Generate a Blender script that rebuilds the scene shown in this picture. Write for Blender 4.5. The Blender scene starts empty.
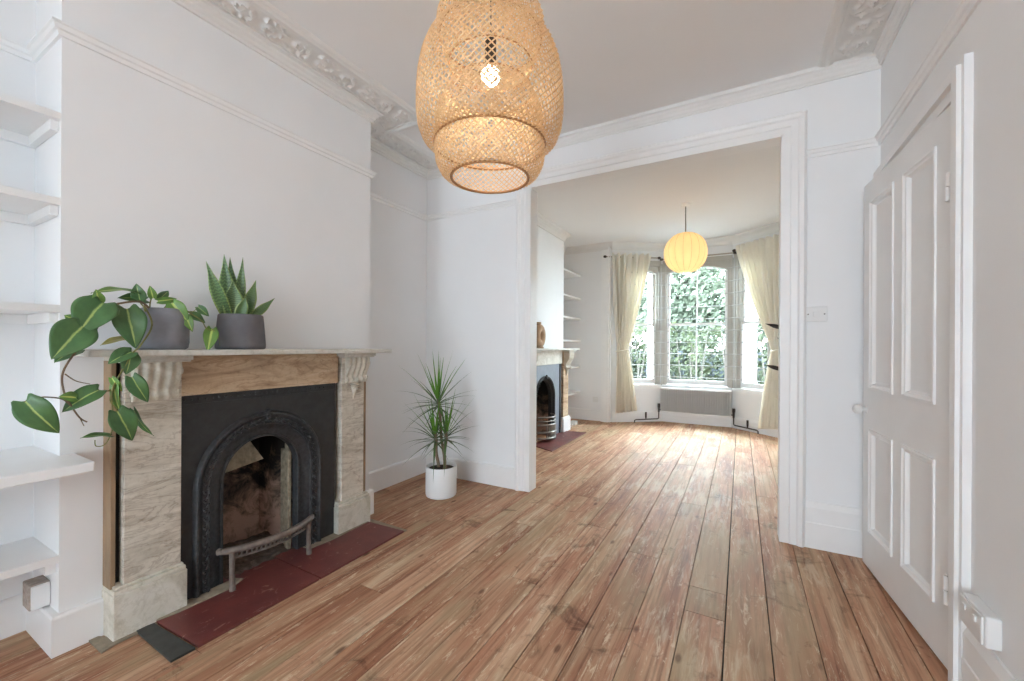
import bpy, math, random
from mathutils import Vector, Matrix, noise
random.seed(7)
PI = math.pi
sc = bpy.context.scene
COL = sc.collection

# ------------------------------------------------------------------ camera
CX, CY, FPX, EYE = 512.0, 346.5, 412.0, 1.15
YAW, ROLL = math.radians(29.05), math.radians(0.3)
sy_, cy_ = math.sin(YAW), math.cos(YAW)
R0, F0, U0 = Vector((cy_, sy_, 0)), Vector((-sy_, cy_, 0)), Vector((0, 0, 1))
R2 = math.cos(ROLL) * R0 + math.sin(ROLL) * U0
U2 = -math.sin(ROLL) * R0 + math.cos(ROLL) * U0
cam_d = bpy.data.cameras.new('camera')
cam = bpy.data.objects.new('camera', cam_d)
COL.objects.link(cam)
cam_d.sensor_width = 36.0
cam_d.lens = 36.0 * FPX / 1024.0
cam_d.shift_y = (CY - 340.5) / 1024.0
cam_d.clip_start = 0.02
M = Matrix.Identity(4)
for i in range(3):
    M[i][0], M[i][1], M[i][2] = R2[i], U2[i], -F0[i]
M[2][3] = EYE
cam.matrix_world = M
sc.camera = cam
sc.view_settings.view_transform = 'Standard'
sc.view_settings.look = 'None'
sc.view_settings.gamma = 1.0
sc.view_settings.use_curve_mapping = False
sc.view_settings.exposure = 0.35
sc.cycles.use_denoising = True
sc.cycles.max_bounces = 14
sc.cycles.diffuse_bounces = 9
sc.cycles.transparent_max_bounces = 12
sc.cycles.sample_clamp_indirect = 6.0
sc.cycles.caustics_reflective = False
sc.cycles.caustics_refractive = False

# survey helpers: where a sight line meets a vertical plane of the room
def sight(u, v):
    x, y = (u - CX) / FPX, -(v - CY) / FPX
    return R2 * x + U2 * y + F0
def onX(u, v, X):
    d = sight(u, v); t = X / d.x
    return Vector((X, d.y * t, EYE + d.z * t))
def onY(u, v, Y):
    d = sight(u, v); t = Y / d.y
    return Vector((d.x * t, Y, EYE + d.z * t))

# ------------------------------------------------------------------ materials
def srgb(r, g, b):
    f = lambda c: ((c / 255 + 0.055) / 1.055) ** 2.4 if c > 10 else c / 255 / 12.92
    return (f(r), f(g), f(b), 1)
def new_mat(name):
    m = bpy.data.materials.new(name); m.use_nodes = True
    nt = m.node_tree
    return m, nt, nt.nodes, nt.links, nt.nodes['Principled BSDF']
def ramp(N, stops):
    r = N.new('ShaderNodeValToRGB')
    e = r.color_ramp.elements
    while len(e) < len(stops): e.new(0.5)
    for k, (p, c) in enumerate(stops):
        e[k].position = p; e[k].color = c
    return r
def coords(N, L, scale=(1, 1, 1), rot=(0, 0, 0)):
    tc = N.new('ShaderNodeTexCoord'); mp = N.new('ShaderNodeMapping')
    mp.inputs['Scale'].default_value = scale; mp.inputs['Rotation'].default_value = rot
    L.new(tc.outputs['Object'], mp.inputs['Vector'])
    return mp.outputs['Vector']
def noisen(N, L, vec, scale, detail=4, rough=0.55, dist=0.0):
    n = N.new('ShaderNodeTexNoise')
    n.inputs['Scale'].default_value = scale; n.inputs['Detail'].default_value = detail
    n.inputs['Roughness'].default_value = rough; n.inputs['Distortion'].default_value = dist
    if vec is not None: L.new(vec, n.inputs['Vector'])
    return n
def bump(N, L, h, b, strength=0.2, dist=0.01):
    bp = N.new('ShaderNodeBump'); bp.inputs['Strength'].default_value = strength
    bp.inputs['Distance'].default_value = dist
    L.new(h, bp.inputs['Height']); L.new(bp.outputs['Normal'], b.inputs['Normal'])
def simple(name, col, rough=0.6, var=0.06, scale=12, bs=0.1, metal=0.0, sc3=(1, 1, 1), spec=0.5):
    m, nt, N, L, b = new_mat(name)
    v = coords(N, L, sc3)
    n = noisen(N, L, v, scale)
    c1 = tuple(max(0, c * (1 - var)) for c in col[:3]) + (1,)
    c2 = tuple(min(1, c * (1 + var)) for c in col[:3]) + (1,)
    r = ramp(N, [(0.3, c1), (0.7, c2)])
    L.new(n.outputs['Fac'], r.inputs['Fac']); L.new(r.outputs['Color'], b.inputs['Base Color'])
    b.inputs['Roughness'].default_value = rough; b.inputs['Metallic'].default_value = metal
    b.inputs['Specular IOR Level'].default_value = spec
    if bs: bump(N, L, n.outputs['Fac'], b, bs, 0.004)
    return m
def mixc(N, L, fac, a, b, mode='MIX'):
    m = N.new('ShaderNodeMix'); m.data_type = 'RGBA'; m.blend_type = mode
    for sock, val in ((m.inputs['Factor'], fac), (m.inputs['A'], a), (m.inputs['B'], b)):
        pass
    ins = [i for i in m.inputs if i.type == 'RGBA']
    fi = [i for i in m.inputs if i.name == 'Factor' and i.type == 'VALUE'][0]
    for sock, val in ((fi, fac), (ins[0], a), (ins[1], b)):
        if hasattr(val, 'links'): L.new(val, sock)
        else: sock.default_value = val
    return [o for o in m.outputs if o.type == 'RGBA'][0]

MT = {}
MT['wall'] = simple('white wall paint', (0.855, 0.86, 0.865), 0.75, 0.012, 3, 0.05)
MT['ceil'] = simple('ceiling paint', (0.86, 0.862, 0.862), 0.85, 0.01, 2, 0.03)
MT['trim'] = simple('white gloss paint', (0.87, 0.87, 0.865), 0.38, 0.015, 9, 0.05)
MT['door'] = simple('door paint', (0.84, 0.84, 0.835), 0.42, 0.02, 7, 0.06)
MT['frame'] = simple('window frame paint', (0.46, 0.435, 0.39), 0.45, 0.03, 9, 0.05)
MT['plaster'] = simple('plaster ornament', (0.80, 0.79, 0.77), 0.7, 0.02, 9, 0.05)
MT['iron'] = simple('black iron', (0.024, 0.025, 0.026), 0.52, 0.3, 30, 0.25)
MT['iron2'] = simple('worn black iron', (0.030, 0.031, 0.033), 0.50, 0.5, 60, 0.5)
MT['rust'] = simple('dull rusty iron', srgb(118, 106, 98), 0.55, 0.25, 40, 0.3, 0.3)
MT['potdark'] = simple('dark cement', srgb(128, 129, 136), 0.8, 0.14, 16, 0.3)
MT['potdark2'] = simple('charcoal cement', srgb(98, 97, 100), 0.8, 0.14, 16, 0.3)
MT['potwhite'] = simple('white ceramic', (0.82, 0.82, 0.81), 0.3, 0.01, 5, 0)
MT['soil'] = simple('soil', (0.035, 0.024, 0.016), 0.95, 0.5, 70, 0.8)
MT['trunk'] = simple('dracaena cane', srgb(128, 112, 92), 0.8, 0.25, 30, 0.5, sc3=(1, 1, 4))
MT['stem'] = simple('vine stem', srgb(120, 118, 62), 0.55, 0.3, 25, 0.1)
MT['twig'] = simple('brown vine stem', srgb(112, 92, 70), 0.65, 0.2, 25, 0.1)
MT['plastic'] = simple('white plastic', (0.80, 0.80, 0.79), 0.3, 0.01, 5, 0)
MT['radiator'] = simple('radiator enamel', (0.82, 0.82, 0.81), 0.35, 0.01, 5, 0)
MT['grille'] = simple('grey white bar paint', (0.50, 0.50, 0.49), 0.45, 0.03, 9, 0)
MT['pipe'] = simple('dark copper pipe', srgb(60, 52, 48), 0.45, 0.2, 20, 0.1, 0.4)
MT['rod'] = simple('curtain pole metal', srgb(168, 160, 148), 0.4, 0.1, 20, 0, 0.2)
MT['cable'] = simple('grey lamp flex', srgb(120, 115, 108), 0.6, 0.05, 20, 0)
MT['vase'] = simple('tan stoneware', srgb(178, 150, 122), 0.8, 0.12, 18, 0.3)
MT['socketside'] = simple('stained plastic', srgb(172, 160, 150), 0.7, 0.25, 60, 0.2)
MT['ash'] = simple('ash and rubble', srgb(92, 78, 68), 0.95, 0.5, 35, 0.9)
MT['stone'] = simple('sooty stone lintel', srgb(150, 140, 120), 0.9, 0.35, 40, 0.7)
MT['slate'] = simple('blue grey slate', srgb(128, 134, 144), 0.5, 0.08, 14, 0.1)
MT['brownside'] = simple('rough brown stone', srgb(150, 126, 100), 0.85, 0.25, 14, 0.6, sc3=(1, 1, .4))
MT['steel'] = simple('dull steel', srgb(150, 148, 142), 0.35, 0.2, 20, 0.1, 0.6)
MT['brass'] = simple('dark hinge', srgb(120, 115, 108), 0.5, 0.1, 20, 0)
MT['ground'] = simple('garden paving', srgb(80, 80, 78), 0.9, 0.2, 6, 0.2)
MT['extwhite'] = simple('white render', (0.86, 0.86, 0.85), 0.8, 0.02, 6, 0.1)
MT['bark'] = simple('grey bark', srgb(66, 62, 56), 0.9, 0.3, 14, 0.5)
MT['greywall'] = simple('grey garden wall', srgb(62, 68, 76), 0.9, 0.1, 8, 0.2)
MT['gap'] = simple('dark void', (0.012, 0.010, 0.009), 0.9, 0.2, 20, 0)

def floor_mat():
    m, nt, N, L, b = new_mat('worn pine floorboards')
    tc = N.new('ShaderNodeTexCoord'); at = N.new('ShaderNodeAttribute'); at.attribute_name = 'rnd'
    off = N.new('ShaderNodeVectorMath'); off.operation = 'SCALE'; off.inputs['Scale'].default_value = 37.0
    L.new(at.outputs['Color'], off.inputs[0])
    add = N.new('ShaderNodeVectorMath'); add.operation = 'ADD'
    L.new(tc.outputs['Object'], add.inputs[0]); L.new(off.outputs[0], add.inputs[1])
    def mp(s):
        k = N.new('ShaderNodeMapping'); k.inputs['Scale'].default_value = s
        L.new(add.outputs[0], k.inputs['Vector']); return k.outputs['Vector']
    # broad growth rings, long along Y
    w = N.new('ShaderNodeTexWave'); w.wave_type = 'RINGS'; w.rings_direction = 'Y'
    w.inputs['Scale'].default_value = 9; w.inputs['Distortion'].default_value = 5.0
    w.inputs['Detail'].default_value = 3; w.inputs['Detail Scale'].default_value = 1.4
    L.new(mp((1.0, 0.07, 1.0)), w.inputs['Vector'])
    g1 = noisen(N, L, mp((70, 2.2, 1)), 1.0, 6, 0.65, 0.3)
    g2 = noisen(N, L, mp((9, 1.1, 1)), 1.0, 4, 0.6, 0.6)
    base = ramp(N, [(0.30, srgb(146, 98, 74)), (0.42, srgb(178, 130, 102)), (0.55, srgb(192, 152, 122)), (0.68, srgb(206, 174, 144))])
    L.new(g2.outputs['Fac'], base.inputs['Fac'])
    gr = ramp(N, [(0.34, (0.50, 0.46, 0.44, 1)), (0.52, (1, 1, 1, 1))])
    L.new(g1.outputs['Fac'], gr.inputs['Fac'])
    c = mixc(N, L, 0.8, base.outputs['Color'], gr.outputs['Color'], 'MULTIPLY')
    wr = ramp(N, [(0.0, (0.74, 0.69, 0.66, 1)), (0.35, (1, 1, 1, 1))])
    L.new(w.outputs['Fac'], wr.inputs['Fac'])
    c = mixc(N, L, 0.55, c, wr.outputs['Color'], 'MULTIPLY')
    # board to board tint
    tint = ramp(N, [(0.0, (0.86, 0.80, 0.78, 1)), (0.5, (1.0, 1.0, 1.0, 1)), (1.0, (1.10, 1.12, 1.16, 1))])
    sp = N.new('ShaderNodeSeparateColor'); L.new(at.outputs['Color'], sp.inputs[0])
    L.new(sp.outputs[0], tint.inputs['Fac'])
    c = mixc(N, L, 1.0, c, tint.outputs['Color'], 'MULTIPLY')
    # pale worn streaks where the varnish is gone
    tcm = N.new('ShaderNodeMapping'); L.new(tc.outputs['Object'], tcm.inputs['Vector'])
    tcm.inputs['Scale'].default_value = (1, 1, 1)
    big = noisen(N, L, tcm.outputs['Vector'], 1.1, 3, 0.6)
    fine = noisen(N, L, mp((26, 3.0, 1)), 1.0, 5, 0.75, 0.8)
    # more of the pale streaks in a strip through the middle of the opening
    sx = N.new('ShaderNodeSeparateXYZ'); L.new(tc.outputs['Object'], sx.inputs[0])
    xoff = N.new('ShaderNodeMath'); xoff.operation = 'SUBTRACT'; L.new(sx.outputs['X'], xoff.inputs[0]); xoff.inputs[1].default_value = -0.28
    ab = N.new('ShaderNodeMath'); ab.operation = 'ABSOLUTE'; L.new(xoff.outputs[0], ab.inputs[0])
    tr = N.new('ShaderNodeMapRange'); tr.inputs['From Min'].default_value = 0.0; tr.inputs['From Max'].default_value = 0.75
    tr.inputs['To Min'].default_value = 0.10; tr.inputs['To Max'].default_value = -0.03; L.new(ab.outputs[0], tr.inputs['Value'])
    s1 = N.new('ShaderNodeMath'); s1.operation = 'ADD'; L.new(big.outputs['Fac'], s1.inputs[0]); L.new(fine.outputs['Fac'], s1.inputs[1])
    s2 = N.new('ShaderNodeMath'); s2.operation = 'ADD'; L.new(s1.outputs[0], s2.inputs[0]); L.new(tr.outputs[0], s2.inputs[1])
    wear = N.new('ShaderNodeMapRange'); wear.inputs['From Min'].default_value = 1.08; wear.inputs['From Max'].default_value = 1.24
    L.new(s2.outputs[0], wear.inputs['Value'])
    c = mixc(N, L, 0.0, c, srgb(214, 196, 170))
    mixnode = c.node
    sc_ = N.new('ShaderNodeMath'); sc_.operation = 'MULTIPLY'; sc_.inputs[1].default_value = 0.6
    L.new(wear.outputs[0], sc_.inputs[0])
    L.new(sc_.outputs[0], [i for i in mixnode.inputs if i.name == 'Factor' and i.type == 'VALUE'][0])
    # small pale flecks of bare wood everywhere, and greyed olive patches
    fk = noisen(N, L, mp((34, 5.0, 1)), 1.0, 5, 0.8, 1.2)
    fr_ = ramp(N, [(0.56, (0, 0, 0, 1)), (0.64, (0.7, 0.7, 0.7, 1))]); L.new(fk.outputs['Fac'], fr_.inputs['Fac'])
    c = mixc(N, L, fr_.outputs['Color'], c, srgb(222, 200, 170))
    pt = noisen(N, L, mp((3.2, 0.9, 1)), 1.0, 4, 0.6, 0.6)
    pr_ = ramp(N, [(0.50, (0, 0, 0, 1)), (0.66, (0.6, 0.6, 0.6, 1))]); L.new(pt.outputs['Fac'], pr_.inputs['Fac'])
    c = mixc(N, L, pr_.outputs['Color'], c, srgb(168, 148, 116))
    # knots and stains
    vo = N.new('ShaderNodeTexVoronoi'); vo.inputs['Scale'].default_value = 1.0; vo.inputs['Randomness'].default_value = 1.0
    L.new(mp((7.5, 3.2, 1)), vo.inputs['Vector'])
    kr = ramp(N, [(0.05, (0.33, 0.25, 0.22, 1)), (0.11, (1, 1, 1, 1))]); L.new(vo.outputs['Distance'], kr.inputs['Fac'])
    c = mixc(N, L, 0.8, c, kr.outputs['Color'], 'MULTIPLY')
    st = noisen(N, L, tcm.outputs['Vector'], 5.5, 5, 0.7, 0.8)
    sr = ramp(N, [(0.31, (0.42, 0.39, 0.37, 1)), (0.42, (1, 1, 1, 1))]); L.new(st.outputs['Fac'], sr.inputs['Fac'])
    c = mixc(N, L, 0.8, c, sr.outputs['Color'], 'MULTIPLY')
    L.new(c, b.inputs['Base Color'])
    rr = N.new('ShaderNodeMapRange'); rr.inputs['To Min'].default_value = 0.42; rr.inputs['To Max'].default_value = 0.66; b.inputs['Specular IOR Level'].default_value = 0.13
    L.new(g2.outputs['Fac'], rr.inputs['Value']); L.new(rr.outputs[0], b.inputs['Roughness'])
    bump(N, L, g1.outputs['Fac'], b, 0.25, 0.003)
    return m
MT['floor'] = floor_mat()

def marble(name, c0, c1, c2, vein, sc3, rot=(0, 0, 0), seed=0.0):
    m, nt, N, L, b = new_mat(name)
    v = coords(N, L, sc3, rot)
    n1 = noisen(N, L, v, 3.0, 8, 0.62, 1.2)
    r = ramp(N, [(0.30, c0), (0.5, c1), (0.72, c2)]); L.new(n1.outputs['Fac'], r.inputs['Fac'])
    n2 = noisen(N, L, v, 2.3, 6, 0.6, 2.2)
    vr = ramp(N, [(0.470, (1, 1, 1, 1)), (0.497, vein), (0.505, vein), (0.535, (1, 1, 1, 1))])
    L.new(n2.outputs['Fac'], vr.inputs['Fac'])
    c = mixc(N, L, 0.45, r.outputs['Color'], vr.outputs['Color'], 'MULTIPLY')
    n3 = noisen(N, L, coords(N, L, (1, 1, 1)), 45, 4, 0.7)
    dr = ramp(N, [(0.3, (0.72, 0.70, 0.66, 1)), (0.5, (1, 1, 1, 1))]); L.new(n3.outputs['Fac'], dr.inputs['Fac'])
    c = mixc(N, L, 0.6, c, dr.outputs['Color'], 'MULTIPLY')
    L.new(c, b.inputs['Base Color']); b.inputs['Roughness'].default_value = 0.5
    bump(N, L, n3.outputs['Fac'], b, 0.15, 0.002)
    return m
MT['marble'] = marble('veined cream marble', srgb(164, 154, 138), srgb(204, 196, 182), srgb(220, 214, 202), (0.42, 0.35, 0.30, 1), (1, 0.9, 4.4), (0.25, 0, 0))
MT['marble_b'] = marble('brown veined marble', srgb(150, 124, 98), srgb(192, 166, 136), srgb(214, 194, 166), (0.45, 0.34, 0.26, 1), (1, 0.7, 3.6), (-0.35, 0, 0))
MT['marble_w'] = marble('pale painted marble', srgb(186, 180, 164), srgb(212, 207, 194), srgb(222, 218, 208), (0.80, 0.77, 0.72, 1), (1, 2, 2))
MT['shelfstone'] = marble('greyed white mantel shelf', srgb(186, 184, 174), srgb(206, 204, 196), srgb(214, 212, 206), (0.85, 0.83, 0.78, 1), (1, 1, 3))

def hearth_mat():
    m, nt, N, L, b = new_mat('worn red hearth paint')
    v = coords(N, L)
    n = noisen(N, L, v, 5, 5, 0.6)
    r = ramp(N, [(0.3, srgb(92, 44, 42)), (0.7, srgb(120, 62, 56))]); L.new(n.outputs['Fac'], r.inputs['Fac'])
    s = noisen(N, L, coords(N, L, (1.6, 1, 1), (0, 0, 0.5)), 13, 6, 0.72, 0.8)
    f = ramp(N, [(0.60, (0, 0, 0, 1)), (0.67, (1, 1, 1, 1))]); L.new(s.outputs['Fac'], f.inputs['Fac'])
    c = mixc(N, L, f.outputs['Color'], r.outputs['Color'], srgb(150, 118, 110))
    L.new(c, b.inputs['Base Color']); b.inputs['Roughness'].default_value = 0.45
    bump(N, L, s.outputs['Fac'], b, 0.25, 0.003)
    return m
MT['hearth'] = hearth_mat()
MT['blacktile'] = simple('black hearth tile', srgb(58, 60, 58), 0.4, 0.3, 25, 0.2)
MT['mortar'] = simple('rough mortar', srgb(150, 138, 120), 0.9, 0.2, 30, 0.6)

def brick_mat():
    m, nt, N, L, b = new_mat('sooty firebrick')
    tc = N.new('ShaderNodeTexCoord')
    sx = N.new('ShaderNodeSeparateXYZ'); L.new(tc.outputs['Object'], sx.inputs[0])
    n = noisen(N, L, tc.outputs['Object'], 9, 6, 0.7, 0.5)
    r = ramp(N, [(0.36, (0.02, 0.018, 0.016, 1)), (0.48, srgb(112, 94, 80)), (0.62, srgb(184, 152, 134))])
    # soot lies thicker higher up the back
    mr = N.new('ShaderNodeMapRange'); mr.inputs['From Min'].default_value = 0.12; mr.inputs['From Max'].default_value = 0.62
    mr.inputs['To Min'].default_value = 0.13; mr.inputs['To Max'].default_value = -0.24
    L.new(sx.outputs['Z'], mr.inputs['Value'])
    ad = N.new('ShaderNodeMath'); ad.operation = 'ADD'; L.new(n.outputs['Fac'], ad.inputs[0]); L.new(mr.outputs[0], ad.inputs[1])
    L.new(ad.outputs[0], r.inputs['Fac']); L.new(r.outputs['Color'], b.inputs['Base Color'])
    b.inputs['Roughness'].default_value = 0.95
    bump(N, L, n.outputs['Fac'], b, 0.6, 0.02)
    return m
MT['brick'] = brick_mat()

def leaf_mat(name, edge, mid, width, rough=0.38, band=False):
    m, nt, N, L, b = new_mat(name)
    uv = N.new('ShaderNodeUVMap'); sx = N.new('ShaderNodeSeparateXYZ'); L.new(uv.outputs[0], sx.inputs[0])
    n = noisen(N, L, uv.outputs[0], 5, 4, 0.6)
    s = N.new('ShaderNodeMath'); s.operation = 'SUBTRACT'; L.new(sx.outputs['X'], s.inputs[0]); s.inputs[1].default_value = 0.5
    a = N.new('ShaderNodeMath'); a.operation = 'ABSOLUTE'; L.new(s.outputs[0], a.inputs[0])
    k = N.new('ShaderNodeMath'); k.operation = 'MULTIPLY_ADD'; L.new(n.outputs['Fac'], k.inputs[0]); k.inputs[1].default_value = 0.12
    L.new(a.outputs[0], k.inputs[2])
    if band:   # snake plant: pale margin, cross bands
        r = ramp(N, [(0.44, edge), (0.50, mid)])
        w = N.new('ShaderNodeTexWave'); w.bands_direction = 'Y'; w.inputs['Scale'].default_value = 6; w.inputs['Distortion'].default_value = 6
        L.new(uv.outputs[0], w.inputs['Vector'])
        wr = ramp(N, [(0.3, (0.55, 0.6, 0.55, 1)), (0.7, (1.1, 1.15, 1.05, 1))]); L.new(w.outputs['Fac'], wr.inputs['Fac'])
        L.new(k.outputs[0], r.inputs['Fac'])
        c = mixc(N, L, 0.8, r.outputs['Color'], wr.outputs['Color'], 'MULTIPLY')
    else:
        r = ramp(N, [(0.055 + width * 0.5, mid), (0.085 + width, edge)])
        L.new(k.outputs[0], r.inputs['Fac']); c = r.outputs['Color']
        n2 = noisen(N, L, uv.outputs[0], 2.5, 3, 0.6)
        vr = ramp(N, [(0.3, (0.78, 0.8, 0.78, 1)), (0.7, (1.2, 1.2, 1.1, 1))]); L.new(n2.outputs['Fac'], vr.inputs['Fac'])
        c = mixc(N, L, 1.0, c, vr.outputs['Color'], 'MULTIPLY')
    L.new(c, b.inputs['Base Color']); b.inputs['Roughness'].default_value = rough
    return m
MT['philo'] = leaf_mat('variegated heart leaf', srgb(70, 106, 62), srgb(166, 184, 108), 0.018)
MT['philo2'] = leaf_mat('lime heart leaf', srgb(96, 134, 62), srgb(186, 200, 112), 0.08)
MT['philo3'] = leaf_mat('yellow leaf', srgb(186, 176, 110), srgb(212, 200, 140), 0.11)
MT['snake'] = leaf_mat('snake plant leaf', srgb(92, 120, 78), srgb(138, 158, 92), 0, 0.4, True)
MT['drac'] = leaf_mat('dracaena leaf', srgb(70, 96, 54), srgb(112, 146, 62), 0.03, 0.4)
MT['drac2'] = leaf_mat('dracaena young leaf', srgb(88, 138, 44), srgb(140, 180, 70), 0.03, 0.4)

def weave_mat():
    m, nt, N, L, b = new_mat('woven bamboo strip')
    n = noisen(N, L, coords(N, L, (1, 1, 1)), 60, 3, 0.6)
    r = ramp(N, [(0.3, srgb(214, 178, 130)), (0.7, srgb(242, 214, 170))]); L.new(n.outputs['Fac'], r.inputs['Fac'])
    L.new(r.outputs['Color'], b.inputs['Base Color']); b.inputs['Roughness'].default_value = 0.5
    tr = N.new('ShaderNodeBsdfTranslucent'); L.new(r.outputs['Color'], tr.inputs['Color'])
    mx = N.new('ShaderNodeMixShader'); mx.inputs[0].default_value = 0.14
    L.new(b.outputs[0], mx.inputs[1]); L.new(tr.outputs[0], mx.inputs[2])
    L.new(mx.outputs[0], N['Material Output'].inputs['Surface'])
    return m
MT['weave'] = weave_mat()
MT['rim'] = simple('brown bamboo rim', srgb(170, 124, 78), 0.5, 0.15, 40, 0.2)
def sheer(name, col, f):
    m, nt, N, L, b = new_mat(name)
    n = noisen(N, L, coords(N, L, (1, 1, 0.3)), 20, 3, 0.6)
    r = ramp(N, [(0.3, tuple(c * .95 for c in col[:3]) + (1,)), (0.7, col)]); L.new(n.outputs['Fac'], r.inputs['Fac'])
    L.new(r.outputs['Color'], b.inputs['Base Color']); b.inputs['Roughness'].default_value = 0.85
    tr = N.new('ShaderNodeBsdfTranslucent'); L.new(r.outputs['Color'], tr.inputs['Color'])
    mx = N.new('ShaderNodeMixShader'); mx.inputs[0].default_value = f
    L.new(b.outputs[0], mx.inputs[1]); L.new(tr.outputs[0], mx.inputs[2])
    L.new(mx.outputs[0], N['Material Output'].inputs['Surface'])
    return m
MT['curtain'] = sheer('cream cotton curtain', srgb(250, 246, 236), 0.33)
MT['paper'] = sheer('lantern silk', srgb(240, 218, 176), 0.30)
def emit(name, col, s):
    m, nt, N, L, b = new_mat(name)
    b.inputs['Base Color'].default_value = (0.9, 0.9, 0.9, 1)
    b.inputs['Emission Color'].default_value = col; b.inputs['Emission Strength'].default_value = s
    return m
MT['bulb'] = emit('lit lamp bulb', (1, 0.85, 0.64, 1), 30)
MT['bulb2'] = emit('lit lantern bulb', (1, 0.82, 0.64, 1), 18)
def glass_mat():
    m, nt, N, L, b = new_mat('window glass')
    g = N.new('ShaderNodeBsdfGlossy'); g.inputs['Roughness'].default_value = 0.03
    t = N.new('ShaderNodeBsdfTransparent'); t.inputs['Color'].default_value = (0.93, 0.95, 0.94, 1)
    fr = N.new('ShaderNodeFresnel'); fr.inputs['IOR'].default_value = 1.10
    mx = N.new('ShaderNodeMixShader'); L.new(fr.outputs[0], mx.inputs[0]); L.new(t.outputs[0], mx.inputs[1]); L.new(g.outputs[0], mx.inputs[2])
    L.new(mx.outputs[0], N['Material Output'].inputs['Surface'])
    return m
MT['glass'] = glass_mat()
def foliage(name, a, c):
    m, nt, N, L, b = new_mat(name)
    n = noisen(N, L, coords(N, L), 1.6, 4, 0.7)
    r = ramp(N, [(0.35, a), (0.65, c)]); L.new(n.outputs['Fac'], r.inputs['Fac'])
    L.new(r.outputs['Color'], b.inputs['Base Color']); b.inputs['Roughness'].default_value = 0.7
    tr = N.new('ShaderNodeBsdfTranslucent'); L.new(r.outputs['Color'], tr.inputs['Color'])
    mx = N.new('ShaderNodeMixShader'); mx.inputs[0].default_value = 0.35
    L.new(b.outputs[0], mx.inputs[1]); L.new(tr.outputs[0], mx.inputs[2])
    L.new(mx.outputs[0], N['Material Output'].inputs['Surface'])
    return m
MT['leafA'] = foliage('tree foliage', srgb(64, 72, 58), srgb(98, 106, 90))
MT['leafB'] = foliage('hedge foliage', srgb(32, 38, 26), srgb(66, 74, 48))

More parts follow.
